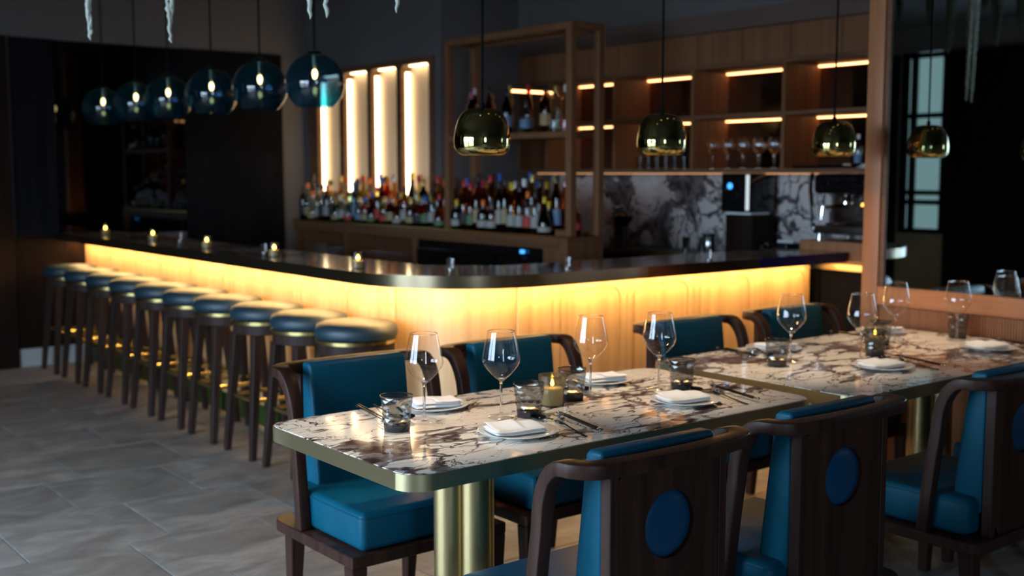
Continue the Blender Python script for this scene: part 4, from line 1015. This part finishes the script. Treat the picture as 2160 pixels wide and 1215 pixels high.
def make_spoon():
    t = thing('spoon', '', 'spoon', (0, 0, 0), 0, 'black soup spoons')
    m = MB(); prof = []
    nx, ny = 12, 8; v = []; f = []
    for k in (0, 1):
        for i in range(nx + 1):
            for j in range(ny + 1):
                u = i / nx; w_ = -1 + 2 * j / ny
                hw = .021 * math.sqrt(max(0.02, 1 - (2 * u - 1) ** 2)); x = hw * w_; y = -.03 + .06 * u
                z = .012 - .010 * (1 - w_ * w_) * math.sin(PI * min(max(u, .02), .98)) + (.0015 if k else 0)
                v.append((x, y, z))
    S = (nx + 1) * (ny + 1)
    for i in range(nx):
        for j in range(ny):
            a = i * (ny + 1) + j
            f += [(a, a + 1, a + ny + 2, a + ny + 1), (S + a, S + a + ny + 1, S + a + ny + 2, S + a + 1)]
    m.add(v, f); m.build('bowl', 'black_gloss', t, smooth=80)
    MB().sweep([(0, -.028, .012), (0, -.045, .016), (0, -.075, .022), (0, -.085, .021)], [(1, 0, 0)] * 4, [.010, .007, .009, .006], [.003] * 4).build('handle', 'black_gloss', t, bevel=(.001, 1))
    return t
protos = {}
def put(kind, x, y, z, rz, label, flip=False):
    mk = dict(wine=make_wine, tumbler=make_tumbler, plate=make_plate, napkin=make_napkin, chop=make_chopstick, rest=make_rest, fork=make_fork, spoon=make_spoon)[kind]
    if kind not in protos:
        o = mk(); index(o); protos[kind] = o; o.location = (x, y, z); o.rotation_euler = (0, 0, rz); o['label'] = label; return o
    return dup(protos[kind], (x, y, z), rz, label)
def rot(dx, dy, a): return dx * math.cos(a) - dy * math.sin(a), dx * math.sin(a) + dy * math.cos(a)
SETS = [  # plate, wine, tumbler, facing, words
 ((1.889, 2.355), (1.985, 2.552), (2.056, 2.512), 0, 'the near left setting of the near table'),
 ((2.559, 2.370), (2.643, 2.565), (2.718, 2.535), 0, 'the near right setting of the near table'),
 ((1.905, 2.785), (1.785, 2.650), (1.660, 2.598), PI, 'the far left setting of the near table'),
 ((2.585, 2.785), (2.417, 2.646), (2.318, 2.622), PI, 'the far right setting of the near table'),
 ((3.570, 2.350), (3.664, 2.508), (3.80, 2.540), 0, 'the near left setting of the far table'),
 ((4.290, 2.350), (4.405, 2.555), (4.49, 2.60), 0, 'the near right setting of the far table'),
 ((3.605, 2.870), (3.430, 2.652), (3.316, 2.624), PI, 'the far left setting of the far table'),
 ((4.36, 2.885), (4.165, 2.690), (4.062, 2.690), PI, 'the far right setting of the far table')]
for pl, wn, tb, a, wds in SETS:
    put('plate', pl[0], pl[1], TZ0, a, 'round white plate at ' + wds)
    put('napkin', pl[0] - .006 * math.cos(a), pl[1] + .004 * math.cos(a), TZ0 + .0012, a - .22 + random.uniform(-.06, .06), 'folded white linen napkin on the plate at ' + wds)
    put('wine', wn[0], wn[1], TZ0, random.uniform(0, 6), 'clear stemmed wine glass at ' + wds)
    put('tumbler', tb[0], tb[1], TZ0, random.uniform(0, 6), 'faceted smoked glass tumbler at ' + wds)
    def at(dx, dy): r_ = rot(dx, dy, a); return pl[0] + r_[0], pl[1] + r_[1]
    if pl[0] > 4.2 and a == 0:
        at = lambda dx, dy: (pl[0] + dx * .92, pl[1] + dy)
    tilt = a - .16
    x, y = at(.196, .052); put('rest', x, y, TZ0, a + .3, 'silver bird-shaped chopstick rest at ' + wds)
    for k in (0, 1):
        x, y = at(.203 + .012 * k, .002 + .004 * k); put('chop', x, y, TZ0, tilt - .05 - .015 * k, 'black silver-ended chopstick, %s of the pair at %s' % (('outer' if k else 'inner'), wds))
    x, y = at(.146, -.045); put('fork', x, y, TZ0, tilt - .12, 'dark metal fork beside the plate at ' + wds)
    x, y = at(.150, .094); put('spoon', x, y, TZ0, tilt - .05, 'small black soup spoon by the tumbler at ' + wds)

# candle holders on the tables
def table_candle(x, y, label):
    t = thing('candle_holder', label, 'candle', (x, y, TZ0), 0, 'table candles'); t.scale = (1.03, 1.03, 1.12)
    rf = lambda a, z: 1.0 + .012 * math.cos(a * 40)
    MB().lathe([(.033, .0), (.0345, .002), (.0348, .044), (.0352, .047)], 80, cap1=False, rf=rf).build('lower_glass', 'glass_candle', t, smooth=60)
    MB().lathe([(.0352, .047), (.040, .052), (.0405, .056), (.0405, .084)], 80, cap0=False, cap1=False, rf=rf).build('upper_glass', 'glass_candle', t, smooth=60)
    w = MB().lathe([(.0315, .003), (.0318, .046), (.028, .049), (.0, .047)], 32, cap1=False).build('wax', 'wax', t, smooth=60)
    MB().tube([(0, 0, .047), (0.0005, 0, .054)], .0010, 6).build('wick', 'black_matte', w)
    MB().lathe([(.0005, .052), (.0048, .056), (.0056, .060), (.0036, .066), (.0004, .073)], 14).build('flame', 'flame_glow', t, smooth=80)
    return t
table_candle(2.212, 2.592, 'lit candle in ribbed smoked glass on the near table between two tumblers')
table_candle(3.925, 2.625, 'lit candle in ribbed smoked glass on the far table')
for i, (x, y) in enumerate(((2.77, 4.66), (2.81, 5.60), (2.81, 6.48), (2.85, 7.44), (2.85, 8.36))):
    t = thing('votive_candle', 'lit votive candle on the bar counter, %s from the bar corner' % ORD[i], 'candle', (x, y, CT + .0005), 0, 'votive candles along the bar')
    MB().lathe([(.031, 0), (.033, .002), (.033, .075)], 28, cap1=False).build('glass', 'glass_votive', t)
    MB().lathe([(.029, .003), (.029, .035), (.0, .034)], 24, cap1=False).build('wax', 'wax', t)
    MB().lathe([(.0008, .038), (.0075, .044), (.0085, .050), (.0055, .057), (.0006, .064)], 14).build('flame', 'flame_glow', t, smooth=80)
for i, (x, y) in enumerate(((4.46, 3.98), (3.55, 4.05), (3.08, 4.34), (2.98, 6.85), (2.98, 7.3), (2.9, 5.9))):
    t = small_glass('bar_tumbler', 'small clear glass standing on the bar counter, %s' % ['by the blue-edged end', 'near the fridge light', 'at the inner bar corner', 'between the third and fourth candles', 'near the fourth candle', 'near the second candle'][i], (x, y, CT + .0005), 'small glasses on the bar', 'glass_clear', .05, .022)

# ------------------------------------------------------------------ pendants over the tables
def brass_pendant(x, y, zb, label):
    t = thing('brass_pendant', label, 'pendant lamp', (x, y, zb), 0, 'brass dome pendants')
    R_ = .0945; H_ = .158
    pr = [(.068, .0), (.080, .006), (.0905, .020), (.0945, .045), (.0935, .065), (.089, .090), (.082, .115), (.070, .137), (.052, .150), (.032, .155), (.0, .156)]
    out = []
    for i in range(len(pr) - 1):
        p0 = pr[max(i - 1, 0)]; p1 = pr[i]; p2 = pr[i + 1]; p3 = pr[min(i + 2, len(pr) - 1)]
        for k in range(3):
            u = k / 3
            out.append(tuple(.5 * (2 * p1[j] + (p2[j] - p0[j]) * u + (2 * p0[j] - 5 * p1[j] + 4 * p2[j] - p3[j]) * u * u + (3 * p1[j] - p0[j] - 3 * p2[j] + p3[j]) * u ** 3) for j in (0, 1)))
    out.append(pr[-1]); out = [(max(r, 0), z) for r, z in out]
    MB().lathe(out, 64, cap0=False, cap1=False).build('shade', 'brass_polish', t, smooth=80)
    MB().lathe([(.050, .050), (.052, .053)], 40, cap0=True, cap1=True).build('diffuser', 'pendant_glow', t)
    MB().lathe([(.009, .152), (.009, .170), (.004, .178)], 14).build('cord_grip', 'black_matte', t)
    MB().tube([(0, 0, .176), (.002, 0, .6), (0, 0, ZC - zb - .03)], .0042, 8).build('cord', 'black_matte', t)
    MB().lathe([(.05, ZC - zb - .03), (.05, ZC - zb - .0005)], 20).build('ceiling_rose', 'black_matte', t)
for k, x in enumerate((1.75, 2.6, 3.4, 4.2)):     # recessed ceiling downlights above the tables
    t = thing('downlight', 'recessed ceiling downlight above the tables, %s from the window' % ORD[k], 'ceiling light', (x, 2.62, ZC), 0, 'ceiling downlights')
    MB().lathe([(.045, -.004), (.055, -.004), (.055, -.0005)], 24, cap0=False, cap1=False).build('ring', 'black_metal', t)
    MB().lathe([(.044, -.003), (.044, -.001)], 24).build('lens', 'downlight_lens', t)
    sd_ = bpy.data.lights.new('downlight_beam', 'SPOT'); sd_.energy = DOWN; sd_.color = (1.0, 0.76, 0.52); sd_.spot_size = 0.50; sd_.spot_blend = 1.0; sd_.shadow_soft_size = .04
    so = bpy.data.objects.new('downlight_beam', sd_); COL.objects.link(so); so.parent = t; so.location = (0, 0, -.01)
PY = 3.07
for x, zb, w in ((2.309, 1.508, 'left of the three, in front of the bottles'), (3.161, 1.517, 'middle of the three, in front of the shelving'), (4.235, 1.522, 'right of the three, beside the oak post')):
    brass_pendant(x, PY, zb, 'polished brass dome pendant lamp, ' + w)
# blue glass globes over the bar
GY = [5.23, 5.85, 6.49, 7.155, 7.72, 8.37]
def globe(x, y, zc, label):
    t = thing('globe_pendant', label, 'pendant lamp', (x, y, zc), 0, 'blue glass globe pendants')
    R_ = .150; pr = [(R_ * math.sin(a), -R_ * math.cos(a)) for a in [0.66 + (PI - 0.66 - .22) * i / 26 for i in range(27)]]
    MB().lathe(pr, 48, cap0=False, cap1=False).build('globe', 'glass_globe', t, smooth=80)
    MB().lathe([(.036, .142), (.040, .146), (.036, .158), (.012, .165)], 24).build('cap', 'black_metal', t)
    MB().lathe([(.016, .085), (.016, .142)], 14).build('socket', 'brass_ring', t)
    bu = MB().lathe([(.010, .085), (.015, .076), (.022, .058), (.022, .030), (.014, .012), (.0, .006)], 16, cap1=False).build('bulb', 'glass_bulb', t, smooth=80)
    MB().lathe([(.004, .070), (.011, .062), (.014, .046), (.010, .028), (.003, .020)], 12).build('filament', 'bulb_glow', bu, smooth=80)
    MB().tube([(0, 0, .16), (0, 0, ZC - zc - .02)], .005, 8).build('cord', 'black_matte', t)
    MB().lathe([(.05, ZC - zc - .02), (.05, ZC - zc - .0005)], 20).build('ceiling_rose', 'black_matte', t)
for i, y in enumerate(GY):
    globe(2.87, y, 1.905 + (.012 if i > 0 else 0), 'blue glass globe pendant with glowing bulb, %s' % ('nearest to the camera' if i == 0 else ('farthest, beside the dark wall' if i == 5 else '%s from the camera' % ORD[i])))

# ------------------------------------------------------------------ hanging moss
def moss(x, y, zb, w, n, label, seed, mat='moss'):
    r = random.Random(seed); t = thing('hanging_moss', label, 'hanging plant', (x, y, ZC - .001), 0, 'hanging moss')
    top = 0.0; bot = zb - ZC
    for k in range(n):
        ox, oy = r.uniform(-w, w), r.uniform(-w, w); b_ = bot * (1 - .14 * k / max(n, 1) * r.uniform(.4, 1.6)) if k else bot
        P = []; Rr = []
        m_ = 70
        for i in range(m_ + 1):
            u = i / m_; z = top + (b_ - top) * u
            P.append((ox * (1 - .75 * u) + .006 * math.sin(7 * u + k) + r.uniform(-.004, .004), oy * (1 - .75 * u) + r.uniform(-.0035, .0035), z))
            Rr.append((.0105 * (1 - u) ** .45 + .0042) * r.uniform(.6, 1.3))
        Rr[-1] = .001
        MB().tube(P, Rr, 7).build('strand', mat, t, smooth=60)
vis = [(1.475, 4.438, 1.952, .012, 4, 'above the far left stools'), (1.749, 4.321, 1.95, .011, 3, 'between the second and third globes'), (1.838, 3.381, 1.95, .006, 3, 'just left of the nearest globe cord'),
       (1.884, 3.352, 1.955, .0005, 1, 'just right of the nearest globe cord'), (1.988, 3.093, 1.952, .001, 1, 'single strand right of the nearest globe')]
for k, (x, y, zb, w, n, lb) in enumerate(vis): moss(x, y, zb, w, n, 'pale hanging moss strand at the top, ' + lb, k)
pos = [(.9, 4.6), (1.3, 4.2), (1.7, 4.9), (2.1, 4.4), (.5, 3.9), (1.0, 3.5), (2.3, 3.9), (1.6, 3.8), (.2, 4.5), (2.0, 5.2), (.7, 5.1), (1.2, 5.5)]
for k, (x, y) in enumerate(pos): moss(x, y, 2.40 + .14 * ((k * 7) % 5) / 4, .05, 6, 'hanging moss clump on the ceiling seen in the mirror, near Y', 50 + k, 'moss_shaded')
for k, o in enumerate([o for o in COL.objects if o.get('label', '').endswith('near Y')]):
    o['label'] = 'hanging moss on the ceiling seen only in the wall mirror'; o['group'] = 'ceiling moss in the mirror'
